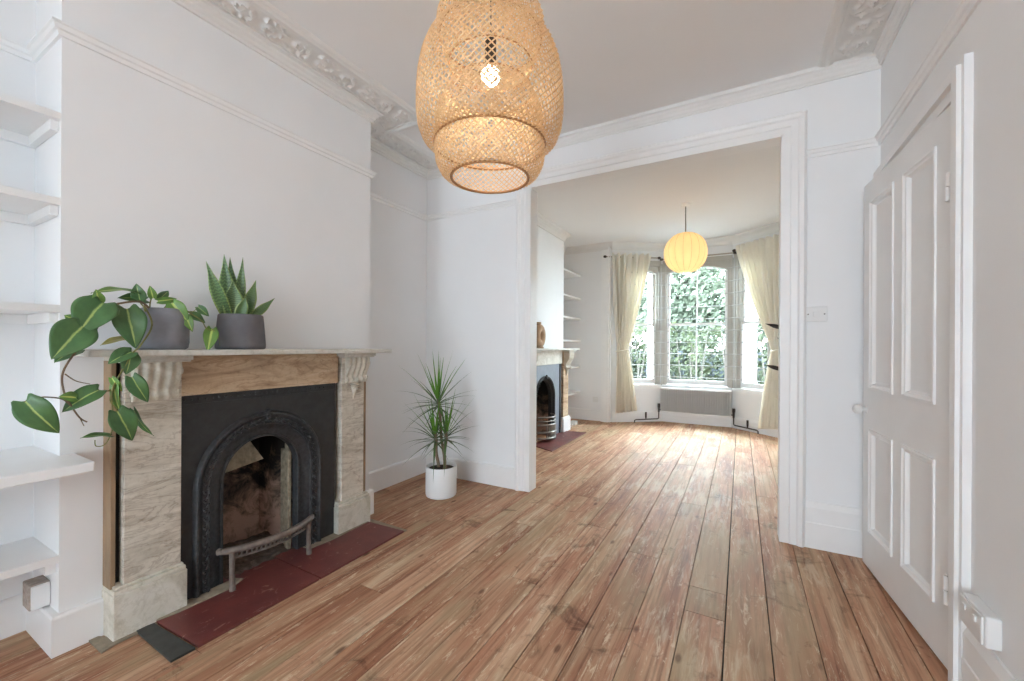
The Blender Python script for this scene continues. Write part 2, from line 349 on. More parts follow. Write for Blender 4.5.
# ------------------------------------------------------------------ mesh builder
class MB:
    def __init__(s):
        s.v, s.f, s.m, s.uv = [], [], [], []
    def face(s, idx, mi=0, uv=None):
        s.f.append(tuple(idx)); s.m.append(mi); s.uv.append(uv)
    def box(s, a, b, mi=0, rot=None, piv=None):
        x0, y0, z0 = a; x1, y1, z1 = b
        n = len(s.v)
        P = [(x0, y0, z0), (x1, y0, z0), (x1, y1, z0), (x0, y1, z0), (x0, y0, z1), (x1, y0, z1), (x1, y1, z1), (x0, y1, z1)]
        if rot is not None:
            piv = Vector(piv or (0, 0, 0))
            P = [tuple(rot @ (Vector(p) - piv) + piv) for p in P]
        s.v += P
        for q in ((0, 3, 2, 1), (4, 5, 6, 7), (0, 1, 5, 4), (1, 2, 6, 5), (2, 3, 7, 6), (3, 0, 4, 7)):
            s.face([n + i for i in q], mi)
        return s
    def lbox(s, O, e, nrm, a, b, mi=0):     # box in a local frame: along e, along nrm, up
        O = Vector(O); e = Vector(e); nrm = Vector(nrm); n = len(s.v)
        for z in (a[2], b[2]):
            for (p, q) in ((a[0], a[1]), (b[0], a[1]), (b[0], b[1]), (a[0], b[1])):
                w = O + e * p + nrm * q; s.v.append((w.x, w.y, w.z + z))
        for q in ((0, 3, 2, 1), (4, 5, 6, 7), (0, 1, 5, 4), (1, 2, 6, 5), (2, 3, 7, 6), (3, 0, 4, 7)):
            s.face([n + i for i in q], mi)
        return s
    def prism(s, pts, z0, z1, mi=0):
        n = len(s.v); k = len(pts)
        s.v += [(p[0], p[1], z0) for p in pts] + [(p[0], p[1], z1) for p in pts]
        s.face([n + i for i in range(k)][::-1], mi); s.face([n + k + i for i in range(k)], mi)
        for i in range(k):
            j = (i + 1) % k; s.face((n + i, n + j, n + k + j, n + k + i), mi)
        return s
    def tube(s, pts, r, seg=8, mi=0, cap=True):
        pts = [Vector(p) for p in pts]; n0 = len(s.v); k = len(pts)
        rr = r if isinstance(r, (list, tuple)) else [r] * k
        up = Vector((0, 0, 1)); T0 = (pts[1] - pts[0]).normalized()
        if abs(T0.dot(up)) > 0.9: up = Vector((1, 0, 0))
        A = T0.cross(up).normalized()
        for i, p in enumerate(pts):
            T = (pts[min(i + 1, k - 1)] - pts[max(i - 1, 0)]).normalized()
            A = (A - T * A.dot(T)).normalized(); B = T.cross(A)
            for j in range(seg):
                a = 2 * PI * j / seg
                s.v.append(tuple(p + (A * math.cos(a) + B * math.sin(a)) * rr[i]))
        for i in range(k - 1):
            for j in range(seg):
                j2 = (j + 1) % seg
                s.face((n0 + i * seg + j, n0 + i * seg + j2, n0 + (i + 1) * seg + j2, n0 + (i + 1) * seg + j), mi)
        if cap:
            s.face([n0 + j for j in range(seg)][::-1], mi); s.face([n0 + (k - 1) * seg + j for j in range(seg)], mi)
        return s
    def lathe(s, prof, c=(0, 0, 0), seg=40, mi=0, closed=False):
        n0 = len(s.v); k = len(prof)
        for (r, z) in prof:
            for j in range(seg):
                a = 2 * PI * j / seg
                s.v.append((c[0] + r * math.cos(a), c[1] + r * math.sin(a), c[2] + z))
        rng = range(k) if closed else range(k - 1)
        for i in rng:
            i2 = (i + 1) % k
            for j in range(seg):
                j2 = (j + 1) % seg
                s.face((n0 + i * seg + j, n0 + i * seg + j2, n0 + i2 * seg + j2, n0 + i2 * seg + j), mi)
        return s
    def grid(s, fn, nu, nv, mi=0, uv=False):
        n0 = len(s.v)
        for i in range(nu + 1):
            for j in range(nv + 1):
                s.v.append(tuple(fn(i / nu, j / nv)))
        for i in range(nu):
            for j in range(nv):
                a = n0 + i * (nv + 1) + j
                u = None
                if uv: u = [(j / nv, i / nu), ((j + 1) / nv, i / nu), ((j + 1) / nv, (i + 1) / nu), (j / nv, (i + 1) / nu)]
                s.face((a, a + 1, a + nv + 2, a + nv + 1), mi, u)
        return s
    def build(s, name, mats, parent=None, smooth=False, bevel=0.0, solid=0.0, autosm=None):
        me = bpy.data.meshes.new(name); me.from_pydata([tuple(p) for p in s.v], [], s.f)
        if not isinstance(mats, (list, tuple)): mats = [mats]
        for m in mats: me.materials.append(MT[m] if isinstance(m, str) else m)
        me.polygons.foreach_set('material_index', s.m)
        if any(u is not None for u in s.uv):
            ul = me.uv_layers.new(name='UVMap')
            for p, u in zip(me.polygons, s.uv):
                if u:
                    for li, c in zip(p.loop_indices, u): ul.data[li].uv = c
        if smooth: me.polygons.foreach_set('use_smooth', [True] * len(me.polygons))
        me.update()
        if smooth and autosm: me.set_sharp_from_angle(angle=math.radians(autosm))
        o = bpy.data.objects.new(name, me); COL.objects.link(o)
        if parent is not None: o.parent = parent; o.matrix_parent_inverse = parent.matrix_world.inverted() if False else Matrix.Translation(-Vector(parent.location))
        if solid:
            md = o.modifiers.new('thick', 'SOLIDIFY'); md.thickness = solid; md.offset = 0
        if bevel:
            md = o.modifiers.new('edge', 'BEVEL'); md.width = bevel; md.segments = 2; md.limit_method = 'ANGLE'
        return o

def thing(name, label, cat, loc=(0, 0, 0), group=None):
    o = bpy.data.objects.new(name, None); COL.objects.link(o); o.location = loc
    o.empty_display_size = 0.05
    o['label'] = label; o['category'] = cat
    if group: o['group'] = group
    return o
def tag(o, label, cat, group=None, kind=None):
    o['label'] = label; o['category'] = cat
    if group: o['group'] = group
    if kind: o['kind'] = kind
    return o
def struct(o, label=None, cat=None):
    o['kind'] = 'structure'
    if label: o['label'] = label
    if cat: o['category'] = cat
    return o

def sweep(mb, path, prof, mi=0, caps=True):
    """profile [(offset to the right of travel, z)] closed, swept along a plan polyline with mitres"""
    P = [Vector((p[0], p[1])) for p in path]; n0 = len(mb.v); k = len(prof)
    for i, p in enumerate(P):
        ds = []
        if i > 0: ds.append((P[i] - P[i - 1]).normalized())
        if i < len(P) - 1: ds.append((P[i + 1] - P[i]).normalized())
        ns = [Vector((d.y, -d.x)) for d in ds]
        if len(ns) == 2:
            m = (ns[0] + ns[1]).normalized(); m = m / max(0.3, m.dot(ns[0]))
        else: m = ns[0]
        for (o, z) in prof:
            q = p + m * o; mb.v.append((q.x, q.y, z))
    for i in range(len(P) - 1):
        for j in range(k):
            j2 = (j + 1) % k
            mb.face((n0 + i * k + j, n0 + i * k + j2, n0 + (i + 1) * k + j2, n0 + (i + 1) * k + j), mi)
    if caps:
        mb.face([n0 + j for j in range(k)][::-1], mi); mb.face([n0 + (len(P) - 1) * k + j for j in range(k)], mi)
    return mb

# ------------------------------------------------------------------ room dimensions
XL, XR, XB = -2.53, 0.66, -2.22          # alcove wall, right wall, chimney breast face
YD, YD2, YR = 2.93, 3.035, -7.0           # dividing wall front/back, rear wall
YB0, YB1 = 0.525, 1.99                   # chimney breast
ZC = 2.75
OX0, OX1, OZ = -1.468, 0.216, 2.415      # wide opening
XB2, YE0, YE1 = -2.20, 3.75, 5.46        # far breast
YF = 6.27
BAY = [(-1.73, 6.27), (-1.07, 6.75), (-0.11, 6.75), (0.53, 6.20)]
T = 0.25

# floor: every board with a real gap, over a dark void
def make_floor():
    gx = [-0.86, -0.712, -0.551, -0.382, -0.214, -0.052, 0.109, 0.268, 0.43, 0.592, 0.75]
    x = -0.86
    while x > -2.75: x -= random.uniform(0.138, 0.168); gx.insert(0, x)
    mb = MB(); cols = []
    for a, b in zip(gx[:-1], gx[1:]):
        g = random.uniform(0.0012, 0.0032) if a > -0.9 else random.uniform(0.0004, 0.0018)
        if abs(a + 0.214) < 1e-3: cuts = [1.95, 2.16, 3.9]
        elif abs(a + 0.052) < 1e-3: cuts = [0.7, 3.2, 5.2]
        else:
            cuts = []; yy = random.uniform(-2.6, 0.9)
            while yy < 6: cuts.append(yy); yy += random.uniform(1.9, 3.6)
        ys = [-7.1] + cuts + [6.9]
        for y0, y1 in zip(ys[:-1], ys[1:]):
            c = (random.random(), random.random(), random.random(), 1)
            n = len(mb.f)
            dz = random.uniform(-0.0015, 0)
            mb.box((a + g, y0 + 0.001, -0.02), (b - g, y1 - 0.001, dz), 0)
            cols += [c] * (len(mb.f) - n)
    n = len(mb.f)
    mb.box((-2.8, -7.2, -0.08), (0.95, 7.0, -0.019), 1); cols += [(0, 0, 0, 1)] * (len(mb.f) - n)
    o = mb.build('floor', ['floor', 'gap'])
    at = o.data.color_attributes.new('rnd', 'FLOAT_COLOR', 'CORNER')
    for p, c in zip(o.data.polygons, cols):
        for li in p.loop_indices: at.data[li].color = c
    struct(o, 'worn red-brown pine floorboards running towards the bay window', 'floor')
make_floor()

def wbox(name, a, b, mat='wall', label=None):
    o = MB().box(a, b).build(name, mat); struct(o); 
    return o
wbox('ceiling', (XL - T, YR - T, ZC), (XR + T, YD2, ZC + 0.2), 'ceil')
wbox('ceiling', (XL - T, YD2, ZC), (XR + T, 7.0, ZC + 0.2), 'ceil')
wbox('wall_left', (XL - T, YR - T, 0), (XL, 6.9, ZC))
wbox('wall_shade_pier', (XL, -1.75, 0), (-1.92, -1.15, ZC))  # unseen pier, added to shade the near alcove from the rear lamp
wbox('wall_rear_left', (XL, YR - T, 0), (-1.75, YR, ZC))
wbox('wall_rear_right', (-0.05, YR - T, 0), (XR, YR, ZC))
wbox('wall_rear_top', (-1.75, YR - T, 2.45), (-0.05, YR, ZC))
wbox('wall_rear_bottom', (-1.75, YR - T, 0), (-0.05, YR, 0.35))
# right wall with the doorway
DY0, DY1, DZ = 2.0, 2.86, 2.03
mb = MB(); mb.box((XR, YR - T, 0), (XR + T, -5.2, ZC)); mb.box((XR, -3.2, 0), (XR + T, DY0, ZC)); mb.box((XR, -5.2, 0), (XR + T, -3.2, 0.4)); mb.box((XR, -5.2, 2.45), (XR + T, -3.2, ZC))
struct(mb.build('wall_right', 'wall'))
wbox('wall_right_over_door', (XR, DY0, DZ), (XR + T, YD, ZC))
wbox('wall_right_beyond_door', (XR, DY1, 0), (XR + T, YD, DZ))
wbox('wall_right_far', (XR, YD, 0), (XR + T, 6.9, ZC))
mb = MB(); mb.box((XR + 1.0, 1.2, 0), (XR + 1.1, 3.6, ZC)); mb.box((XR + T, 1.2, 0), (XR + 1.0, 1.3, ZC)); mb.box((XR + T, 3.5, 0), (XR + 1.0, 3.6, ZC)); mb.box((XR + T, 1.2, ZC), (XR + 1.1, 3.6, ZC + .1)); mb.box((XR + T, 1.2, -.1), (XR + 1.1, 3.6, -0.01))
struct(mb.build('wall_corridor', 'wall'))
# dividing wall round the wide opening
mb = MB()
mb.box((XL, YD, 0), (OX0, YD2, ZC)); mb.box((OX1, YD, 0), (XR, YD2, ZC)); mb.box((OX0, YD, OZ), (OX1, YD2, ZC))
struct(mb.build('wall_dividing', 'wall'), 'white wall with a wide cased opening to the far room', 'wall')
# chimney breasts with their fireplace openings
mb = MB()
mb.box((XL, YB0, 0), (XB, 0.93, ZC)); mb.box((XL, 1.60, 0), (XB, YB1, ZC)); mb.box((XL, 0.93, 0.86), (XB, 1.60, ZC))
struct(mb.build('wall_chimney_breast', 'wall'))
mb = MB()
mb.box((XL, YE0, 0), (XB2, 4.33, ZC)); mb.box((XL, 4.95, 0), (XB2, YE1, ZC)); mb.box((XL, 4.33, 0.86), (XB2, 4.95, ZC))
struct(mb.build('wall_chimney_breast_far', 'wall'))
# far end walls and bay
wbox('wall_far_left', (XL, YF, 0), (BAY[0][0], YF + T, ZC))
wbox('wall_far_right', (BAY[3][0], BAY[3][1], 0), (XR, BAY[3][1] + T, ZC))
SILL, HEAD = 0.56, 2.44
def frame_of(i):
    A = Vector((*BAY[i], 0)); B = Vector((*BAY[i + 1], 0)); e = (B - A); Ln = e.length; e.normalize()
    inn = Vector((e.y, -e.x, 0))
    return A, e, inn, Ln
mb = MB()
for i in range(3):
    A, e, inn, Ln = frame_of(i)
    mb.lbox(A, e, inn, (-0.06, -0.22, 0), (Ln + 0.06, 0, SILL)); mb.lbox(A, e, inn, (-0.06, -0.22, HEAD), (Ln + 0.06, 0, ZC))
    if i == 0: mb.lbox(A, e, inn, (0, -0.2, SILL), (0.17, 0, HEAD))
    if i == 2: mb.lbox(A, e, inn, (Ln - 0.17, -0.2, SILL), (Ln, 0, HEAD))
struct(mb.build('wall_bay', 'wall'))

# ------------------------------------------------------------------ trims
prof_skirt = lambda h: [(0, 0), (0.022, 0), (0.022, h * 0.55), (0.019, h * 0.57), (0.019, h - 0.03), (0.012, h - 0.012), (0.008, h), (0, h)]
def skirt(name, path, h):
    pf = [(0, 0), (0.024, 0), (0.024, h - 0.008), (0.019, h), (0, h)] if 'alcove' in name or 'recess' in name else prof_skirt(h)
    struct(sweep(MB(), path, pf).build(name, 'trim'))
skirt('baseboard_left_alcove', [(XL, -1.15), (XL, YB0), (XB, YB0), (XB, 0.645)], 0.145)
skirt('baseboard_left_recess', [(XB, 1.905), (XB, YB1), (XL, YB1), (XL, YD), (-1.56, YD)], 0.165)
skirt('baseboard_dividing', [(0.33, YD), (XR, YD)], 0.262)
skirt('baseboard_right', [(XR, 1.90), (XR, YR)], 0.25)
skirt('baseboard_far_left', [(XL, YD2), (XL, YE0), (XB2, YE0), (XB2, 3.99)], 0.17)
skirt('baseboard_far_recess', [(XB2, 5.41), (XB2, YE1), (XL, YE1), (XL, YF), (-1.89, YF)], 0.17)
skirt('baseboard_bay', [BAY[0], BAY[1], BAY[2], BAY[3], (XR, BAY[3][1]), (XR, YD2)], 0.16)

n_trim = [0]
def trim(mb, mat='trim', label=None, smooth=False):
    n_trim[0] += 1
    o = mb.build('trim_%d' % n_trim[0], mat, smooth=smooth, autosm=35 if smooth else None); struct(o)
    if label: o['label'] = label
    return o
LP = [(XL, -1.15), (XL, YB0), (XB, YB0), (XB, YB1), (XL, YB1), (XL, YD)]
rail = lambda z: [(0, z - 0.045), (0.010, z - 0.045), (0.014, z - 0.03), (0.022, z - 0.026), (0.026, z - 0.012), (0.032, z - 0.008), (0.032, z - 0.002), (0.012, z), (0, z)]
trim(sweep(MB(), LP + [(OX0 - 0.1, YD)], rail(2.342)), label='white picture rail round chimney breast')
trim(sweep(MB(), [(0.325, YD), (XR, YD), (XR, YR)], rail(2.298)), label='white picture rail above door')
corn = [(0, 2.68), (0.012, 2.68), (0.014, 2.692), (0.022, 2.697), (0.026, 2.712), (0.038, 2.722), (0.042, 2.732), (0.06, 2.738), (0.06, ZC), (0, ZC)]
trim(sweep(MB(), LP, corn), 'plaster')
trim(sweep(MB(), [(XL, YD), (XR, YD)], [(o * 0.8, z - 0.008 if z < ZC else z) for o, z in corn]), 'plaster')
trim(sweep(MB(), [(XR, YD), (XR, YR)], [(o * 0.75, z) for o, z in corn]), 'plaster')
# inner fillets of the enriched ceiling band
fil = [(0.215, ZC), (0.217, ZC - 0.010), (0.232, ZC - 0.012), (0.238, ZC - 0.018), (0.252, ZC - 0.020), (0.262, ZC - 0.014), (0.275, ZC - 0.012), (0.285, ZC - 0.004), (0.288, ZC)]
trim(sweep(MB(), [(XL, -1.15), (XL, YB0), (XB, YB0), (XB, YB1), (XL, YB1), (XL, YD)], fil), 'plaster')
trim(sweep(MB(), [(XR, YD), (XR, YR)], fil), 'plaster')
# foliage relief: acanthus-like scrolls
lob = []
for k in range(2):
    c0 = 0.25 + 0.5 * k; s = 1 if k == 0 else -1
    for j in range(9):
        a = j / 8 * 1.7 * PI
        r = 0.17 * (1 - j / 11)
        lob.append((c0 + r * math.cos(a), 0.5 + s * (0.06 + 1.55 * r * math.sin(a)), 0.045, 0.09, a * s))
    for j in range(4):
        a = 0.6 + j * 0.55
        lob.append((c0 + 0.24 * math.cos(a), 0.5 - s * 0.36 * math.sin(a), 0.075, 0.045, a * s + 0.6))
def relief(t, w):
    t = t % 1.0; h = 0
    for (a, b, ra, rb, an) in lob:
        for sh in (-1, 0, 1):
            dx = (t - a - sh); dy = (w - b) * 0.5
            if abs(dx) > 0.2: continue
            ca, sa = math.cos(an), math.sin(an)
            p = (dx * ca + dy * sa) / ra; q = (-dx * sa + dy * ca) / rb * 1.6
            d = p * p + q * q
            if d < 3: h = max(h, math.exp(-d * 1.5) * (0.75 + 0.25 * math.cos(q * 9)))
    return h
def band(x0, x1, y0, y1, along):
    Ln = (y1 - y0) if along == 'y' else (x1 - x0)
    nu = max(8, int(Ln / 0.007)); nv = 22
    def fn(i, j):
        t = i * Ln / 0.30; w = j
        edge = min(1, min(j, 1 - j) * 8)
        z = ZC - 0.001 - 0.021 * relief(t, w) * edge
        if along == 'y': return (x0 + (x1 - x0) * j, y0 + (y1 - y0) * i, z)
        return (x0 + (x1 - x0) * i, y0 + (y1 - y0) * j, z)
    return MB().grid(fn, nu, nv)
for args in ((XB + 0.062, XB + 0.215, 0.4, YB1 + 0.215, 'y'), (XL + 0.215, XB + 0.062, YB1 + 0.062, YB1 + 0.215, 'x'),
             (XL + 0.062, XL + 0.215, YB1 + 0.062, YD - 0.02, 'y'), (XR - 0.215, XR - 0.046, 0.6, YD - 0.03, 'y')):
    trim(band(*args), 'plaster', smooth=True)
# far room cornice
corn2 = [(0, 2.64), (0.012, 2.64), (0.016, 2.66), (0.03, 2.69), (0.055, 2.715), (0.075, 2.73), (0.08, ZC), (0, ZC)]
trim(sweep(MB(), [(XL, YD2), (XL, YE0), (XB2, YE0), (XB2, YE1), (XL, YE1), (XL, YF), BAY[0], BAY[1], BAY[2], BAY[3], (XR, BAY[3][1]), (XR, YD2)],
           corn2), 'plaster')
# casing of the wide opening (three stepped mouldings each side, mitred head)
def casing_v(mb, x_in, sgn, y, z1, w=0.115, ny=-1):
    xs = [(0.0, 0.018), (0.30, 0.018), (0.34, 0.024), (0.62, 0.026), (0.70, 0.036), (0.86, 0.040), (0.93, 0.030), (1.0, 0.020)]
    pts = [(x_in, y)] + [(x_in + sgn * w * a, y + ny * d) for a, d in xs] + [(x_in + sgn * w, y)]
    if sgn > 0: pts = pts[::-1]
    mb.prism(pts, 0, z1)
mb = MB()
cp = [(OX0, 0), (OX0, OZ), (OX1, OZ), (OX1, 0)]
outd = [(-1, 0), (-1, 1), (1, 1), (1, 0)]
xs = [(0.0, 0.0), (0.0, 0.018), (0.30, 0.018), (0.34, 0.024), (0.62, 0.026), (0.70, 0.036), (0.86, 0.040), (0.93, 0.030), (1.0, 0.020), (1.0, 0.0)]
for (px, pz), (ox, oz) in zip(cp, outd):
    for a_, d_ in xs: mb.v.append((px + ox * 0.115 * a_, YD - d_, pz + oz * 0.115 * a_))
for i in range(3):
    for j in range(len(xs) - 1):
        q = i * len(xs) + j; mb.face((q, q + len(xs), q + len(xs) + 1, q + 1))
mb.box((OX0, YD - 0.018, 0), (OX0 + 0.012, YD2, OZ)); mb.box((OX1 - 0.012, YD - 0.018, 0), (OX1, YD2, OZ)); mb.box((OX0, YD - 0.018, OZ - 0.01), (OX1, YD2, OZ))
trim(mb, label='white moulded casing round the wide opening')
# pilaster strip where the bay starts
mb = MB(); mb.box((-1.885, YF - 0.05, 0), (-1.742, YF, 2.64)); mb.box((-1.86, YF - 0.065, 0), (-1.768, YF - 0.05, 2.64))
trim(mb)
# door casing on right wall
mb = MB()
for (y0, y1, zt_, zb_, d) in ((1.905, 1.925, 2.12, 2.10, 0.022), (1.925, 1.965, 2.10, 2.065, 0.034), (1.965, 2.0, 2.065, 2.025, 0.016)):
    mb.box((XR - d, y0, 0), (XR, y1, zt_)); mb.box((XR - d, y1, zb_), (XR, YD - 0.02, zt_))
mb.box((XR, DY0, 0), (XR + 0.25, DY0 + 0.02, DZ)); mb.box((XR, DY1 - 0.02, 0), (XR + 0.25, DY1, DZ)); mb.box((XR, DY0, DZ - 0.02), (XR + 0.25, DY1, DZ))
mb.box((XR - 0.02, DY1, 0), (XR, YD - 0.022, 2.024))
trim(mb, label='white moulded casing round the panelled door')

# ------------------------------------------------------------------ door leaf, slightly ajar
HX, HY, EX, EY = 0.648, 2.004, 0.575, 2.845
de = Vector((EX - HX, EY - HY, 0)); DL = de.length; de.normalize()
dn = Vector((de.y, -de.x, 0)) * -1.0     # towards the room (-X)
if dn.x > 0: dn = -dn
O = Vector((HX, HY, 0))
leaf = MB()
W0, W1, W2, W3, W4 = 0.0, 0.118, 0.380, 0.482, 0.752
stiles = [(0.0, 0.118), (0.380, 0.482), (0.752, DL)]
for a, b in stiles: leaf.lbox(O, de, dn, (a, -0.04, 0.012), (b, 0, 2.015))
for z0, z1 in ((0.012, 0.205), (0.730, 0.945), (1.905, 2.015)):
    for a, b in ((0.118, 0.380), (0.482, 0.752)): leaf.lbox(O, de, dn, (a, -0.04, z0), (b, 0, z1))
door = leaf.build('door_1', 'door')
struct(door, 'white four-panel door standing slightly ajar', 'door')
pan = MB()
for a, b in ((0.118, 0.380), (0.482, 0.752)):
    for z0, z1 in ((0.205, 0.730), (0.945, 1.905)):
        pan.lbox(O, de, dn, (a, -0.026, z0), (b, -0.014, z1))
pan.build('panel', 'door', door)
mo = MB()
for a, b in ((0.118, 0.380), (0.482, 0.752)):
    for z0, z1 in ((0.205, 0.730), (0.945, 1.905)):
        # picture-frame bolection: rings stepping down to the panel
        rings = [(0.0, 0.0), (0.0, 0.007), (0.010, 0.008), (0.016, 0.002), (0.024, 0.0), (0.030, -0.010), (0.034, -0.014)]
        base = len(mo.v)
        for (ins, d) in rings:
            for (p, z) in ((a + ins - 0.004, z0 + ins - 0.004), (b - ins + 0.004, z0 + ins - 0.004), (b - ins + 0.004, z1 - ins + 0.004), (a + ins - 0.004, z1 - ins + 0.004)):
                q = O + de * p + dn * d; mo.v.append((q.x, q.y, z))
        for i in range(len(rings) - 1):
            for j in range(4):
                mo.face((base + i * 4 + j, base + i * 4 + (j + 1) % 4, base + (i + 1) * 4 + (j + 1) % 4, base + (i + 1) * 4 + j))
mo.build('moulding', 'trim', door)
kb = MB(); kc = O + de * 0.806 + Vector((0, 0, 0.828))
kb.tube([kc, kc + dn * 0.024], 0.009, 12)
pr = []
for i in range(13):
    a = PI * i / 12; pr.append((0.026 * math.sin(a), -0.020 * math.cos(a)))
k0 = len(kb.v)
kb.lathe(pr, (0, 0, 0), 20)
rotm = dn.to_track_quat('Z', 'Y').to_matrix()
for i in range(k0, len(kb.v)):
    kb.v[i] = tuple(rotm @ Vector(kb.v[i]) + kc + dn * 0.036)
kb.tube([kc, kc + dn * 0.004], 0.024, 16)
ko = kb.build('knob', 'potwhite', door, smooth=True, autosm=40); ko['label'] = 'white china door knob'
for z in (1.72, 0.30):
    hb = MB(); hp = O + de * 0.010 + dn * 0.010
    hb.tube([hp + Vector((0, 0, z - 0.05)), hp + Vector((0, 0, z - 0.002))], 0.009, 10)
    hb.tube([hp + Vector((0, 0, z + 0.002)), hp + Vector((0, 0, z + 0.05))], 0.009, 10)
    hb.lbox(O, de, dn, (0.0, 0, z - 0.05), (0.035, 0.003, z + 0.05))
    hb.build('hinge', 'trim', door)

# ------------------------------------------------------------------ windows in the bay
def window(i, g0, g1, idx, label):
    """sash window filling bay segment i; glass between g0 and g1 along it"""
    A, e, inn, Ln = frame_of(i)
    a0, a1 = g0 - 0.075, g1 + 0.075
    fr = MB()
    d0, d1 = -0.14, -0.015
    fr.lbox(A, e, inn, (a0, d0, SILL), (g0 - 0.03, d1, HEAD)); fr.lbox(A, e, inn, (g1 + 0.03, d0, SILL), (a1, d1, HEAD))
    # beads
    fr.lbox(A, e, inn, (g0 - 0.03, -0.14, SILL), (g0 - 0.022, -0.03, HEAD)); fr.lbox(A, e, inn, (g1 + 0.022, -0.14, SILL), (g1 + 0.03, -0.03, HEAD))
    # arched head board
    NA = 16; zt = HEAD; zs = 2.27; w0, w1 = g0 - 0.03, g1 + 0.03
    for k in range(NA):
        p0, p1 = k / NA, (k + 1) / NA
        rise = min(0.10, (w1 - w0) * 0.18)
        h0 = zs + rise * math.sin(PI * p0) ** 0.6 - 0.0; h1 = zs + rise * math.sin(PI * p1) ** 0.6
        n = len(fr.v)
        for (p, hh) in ((p0, h0), (p1, h1)):
            for dd in (d0, d1):
                for z in (hh, zt):
                    q = A + e * (w0 + (w1 - w0) * p) + inn * dd; fr.v.append((q.x, q.y, z))
        fr.face((n, n + 4, n + 6, n + 2)); fr.face((n + 2, n + 6, n + 7, n + 3)); fr.face((n, n + 1, n + 5, n + 4))
    fo = fr.build('window_%d' % idx, 'frame'); struct(fo, label, 'window')
    # upper sash (outer), lower sash (inner)
    sl = MB(); s = 0.035
    zm = 1.50
    def sash(z0, z1, d, bottom, top, arch):
        sl.lbox(A, e, inn, (g0 - 0.022, d - 0.035, z0), (g0 + 0.012, d, z1)); sl.lbox(A, e, inn, (g1 - 0.012, d - 0.035, z0), (g1 + 0.022, d, z1))
        sl.lbox(A, e, inn, (g0, d - 0.035, z0), (g1, d, z0 + bottom)); 
        if top: sl.lbox(A, e, inn, (g0, d - 0.035, z1 - top), (g1, d, z1))
        if g1 - g0 > 0.6:
            m = (g0 + g1) / 2; sl.lbox(A, e, inn, (m - 0.009, d - 0.03, z0), (m + 0.009, d - 0.002, z1))
    sash(SILL + 0.02, zm + 0.02, -0.045, 0.075, 0.035, False)
    sash(zm - 0.015, 2.36, -0.085, 0.035, 0, True)
    so = sl.build('sash', 'trim' if i == 1 else 'trim', fo)
    gl = MB()
    gl.lbox(A, e, inn, (g0, -0.066, SILL + 0.06), (g1, -0.062, zm)); gl.lbox(A, e, inn, (g0, -0.106, zm), (g1, -0.102, 2.38))
    gl.build('pane', 'glass', so)
    si = MB(); si.lbox(A, e, inn, (a0 - 0.005, -0.20, SILL - 0.03), (a1 + 0.005, 0.045, SILL + 0.012)); si.lbox(A, e, inn, (a0, 0, SILL - 0.06), (a1, 0.018, SILL - 0.03))
    si.build('window_sill', 'trim', fo)
    # flat casing on the room side
    ca = MB()
    ca.lbox(A, e, inn, (a0 - 0.01, -0.02, SILL), (g0 - 0.045, 0.016, HEAD)); ca.lbox(A, e, inn, (g1 + 0.045, -0.02, SILL), (a1 + 0.01, 0.016, HEAD))
    ca.lbox(A, e, inn, (a0 - 0.01, -0.02, HEAD - 0.03), (a1 + 0.01, 0.016, HEAD + 0.05))
    ca.build('casing', 'frame', fo)
    return fo
window(0, 0.30, 0.70, 1, 'narrow sash window in left side of bay')
window(1, 0.085, 0.875, 2, 'wide arched sash window in middle of bay')
window(2, 0.125, 0.53, 3, 'narrow sash window in right side of bay')
mb = MB()
for k in (1, 2):
    c = BAY[k]; mb.tube([(c[0], c[1] + 0.02, SILL), (c[0], c[1] + 0.02, HEAD)], 0.042, 10)
    mb.box((c[0] - 0.05, c[1] + 0.0, SILL), (c[0] + 0.05, c[1] + 0.14, HEAD))
trim(mb, 'frame', 'grey corner posts between the bay windows')
# unseen rear window, added to bring light into the front room
mb = MB()
for x in (-1.75, -0.93, -0.10): mb.box((x, YR - 0.1, 0.35), (x + 0.05, YR - 0.03, 2.45))
for z in (0.35, 1.36, 2.40): mb.box((-1.75, YR - 0.1, z), (-0.05, YR - 0.03, z + 0.05))
struct(mb.build('window_4', 'trim'), 'white framed window added in the unseen rear wall', 'window')
mb = MB()
for y in (-5.2, -4.22, -3.25): mb.box((XR + 0.02, y, 0.4), (XR + 0.08, y + 0.05, 2.45))
for z in (0.4, 1.40, 2.40): mb.box((XR + 0.02, -5.2, z), (XR + 0.08, -3.2, z + 0.05))
struct(mb.build('window_5', 'trim'), 'white framed window added in right wall behind the viewer', 'window')  # unseen side window, added as an opening for the side fill lamp
# security grille: white bars and uprights inside the windows
zb = [2.298, 2.11, 1.935, 1.755, 1.575, 1.40, 1.225, 1.055, 0.88, 0.70]
for i, (a, b, w) in enumerate(((0.22, 0.80, 'left'), (-0.02, 0.98, 'middle'), (0.04, 0.62, 'right'))):
    A, e, inn, Ln = frame_of(i)
    lab = {'left': 'white window bars across narrow window beside the gathered curtain nearer the shelves',
           'middle': 'white window bars across wide middle window above the radiator',
           'right': 'white window bars across narrow window beside the wider swept-back curtain'}[w]
    g = thing('window_grille', lab, 'window bars', tuple(A + e * a + inn * 0.05 + Vector((0, 0, 0.60))), 'white security bars inside the bay')
    for z in zb:
        p0 = A + e * a + inn * 0.05 + Vector((0, 0, z)); p1 = A + e * b + inn * 0.05 + Vector((0, 0, z))
        MB().tube([p0, p1], 0.0055, 8).build('bar', 'grille', g, smooth=True, autosm=40)
    ups = (a + 0.03, b - 0.03) if i == 0 else (a + 0.03, b - 0.03) if i == 2 else ()
    for x in ups:
        p = A + e * x + inn * 0.045
        MB().tube([p + Vector((0, 0, 0.585)), p + Vector((0, 0, 2.42))], 0.007, 8).build('upright', 'grille', g, smooth=True, autosm=40)

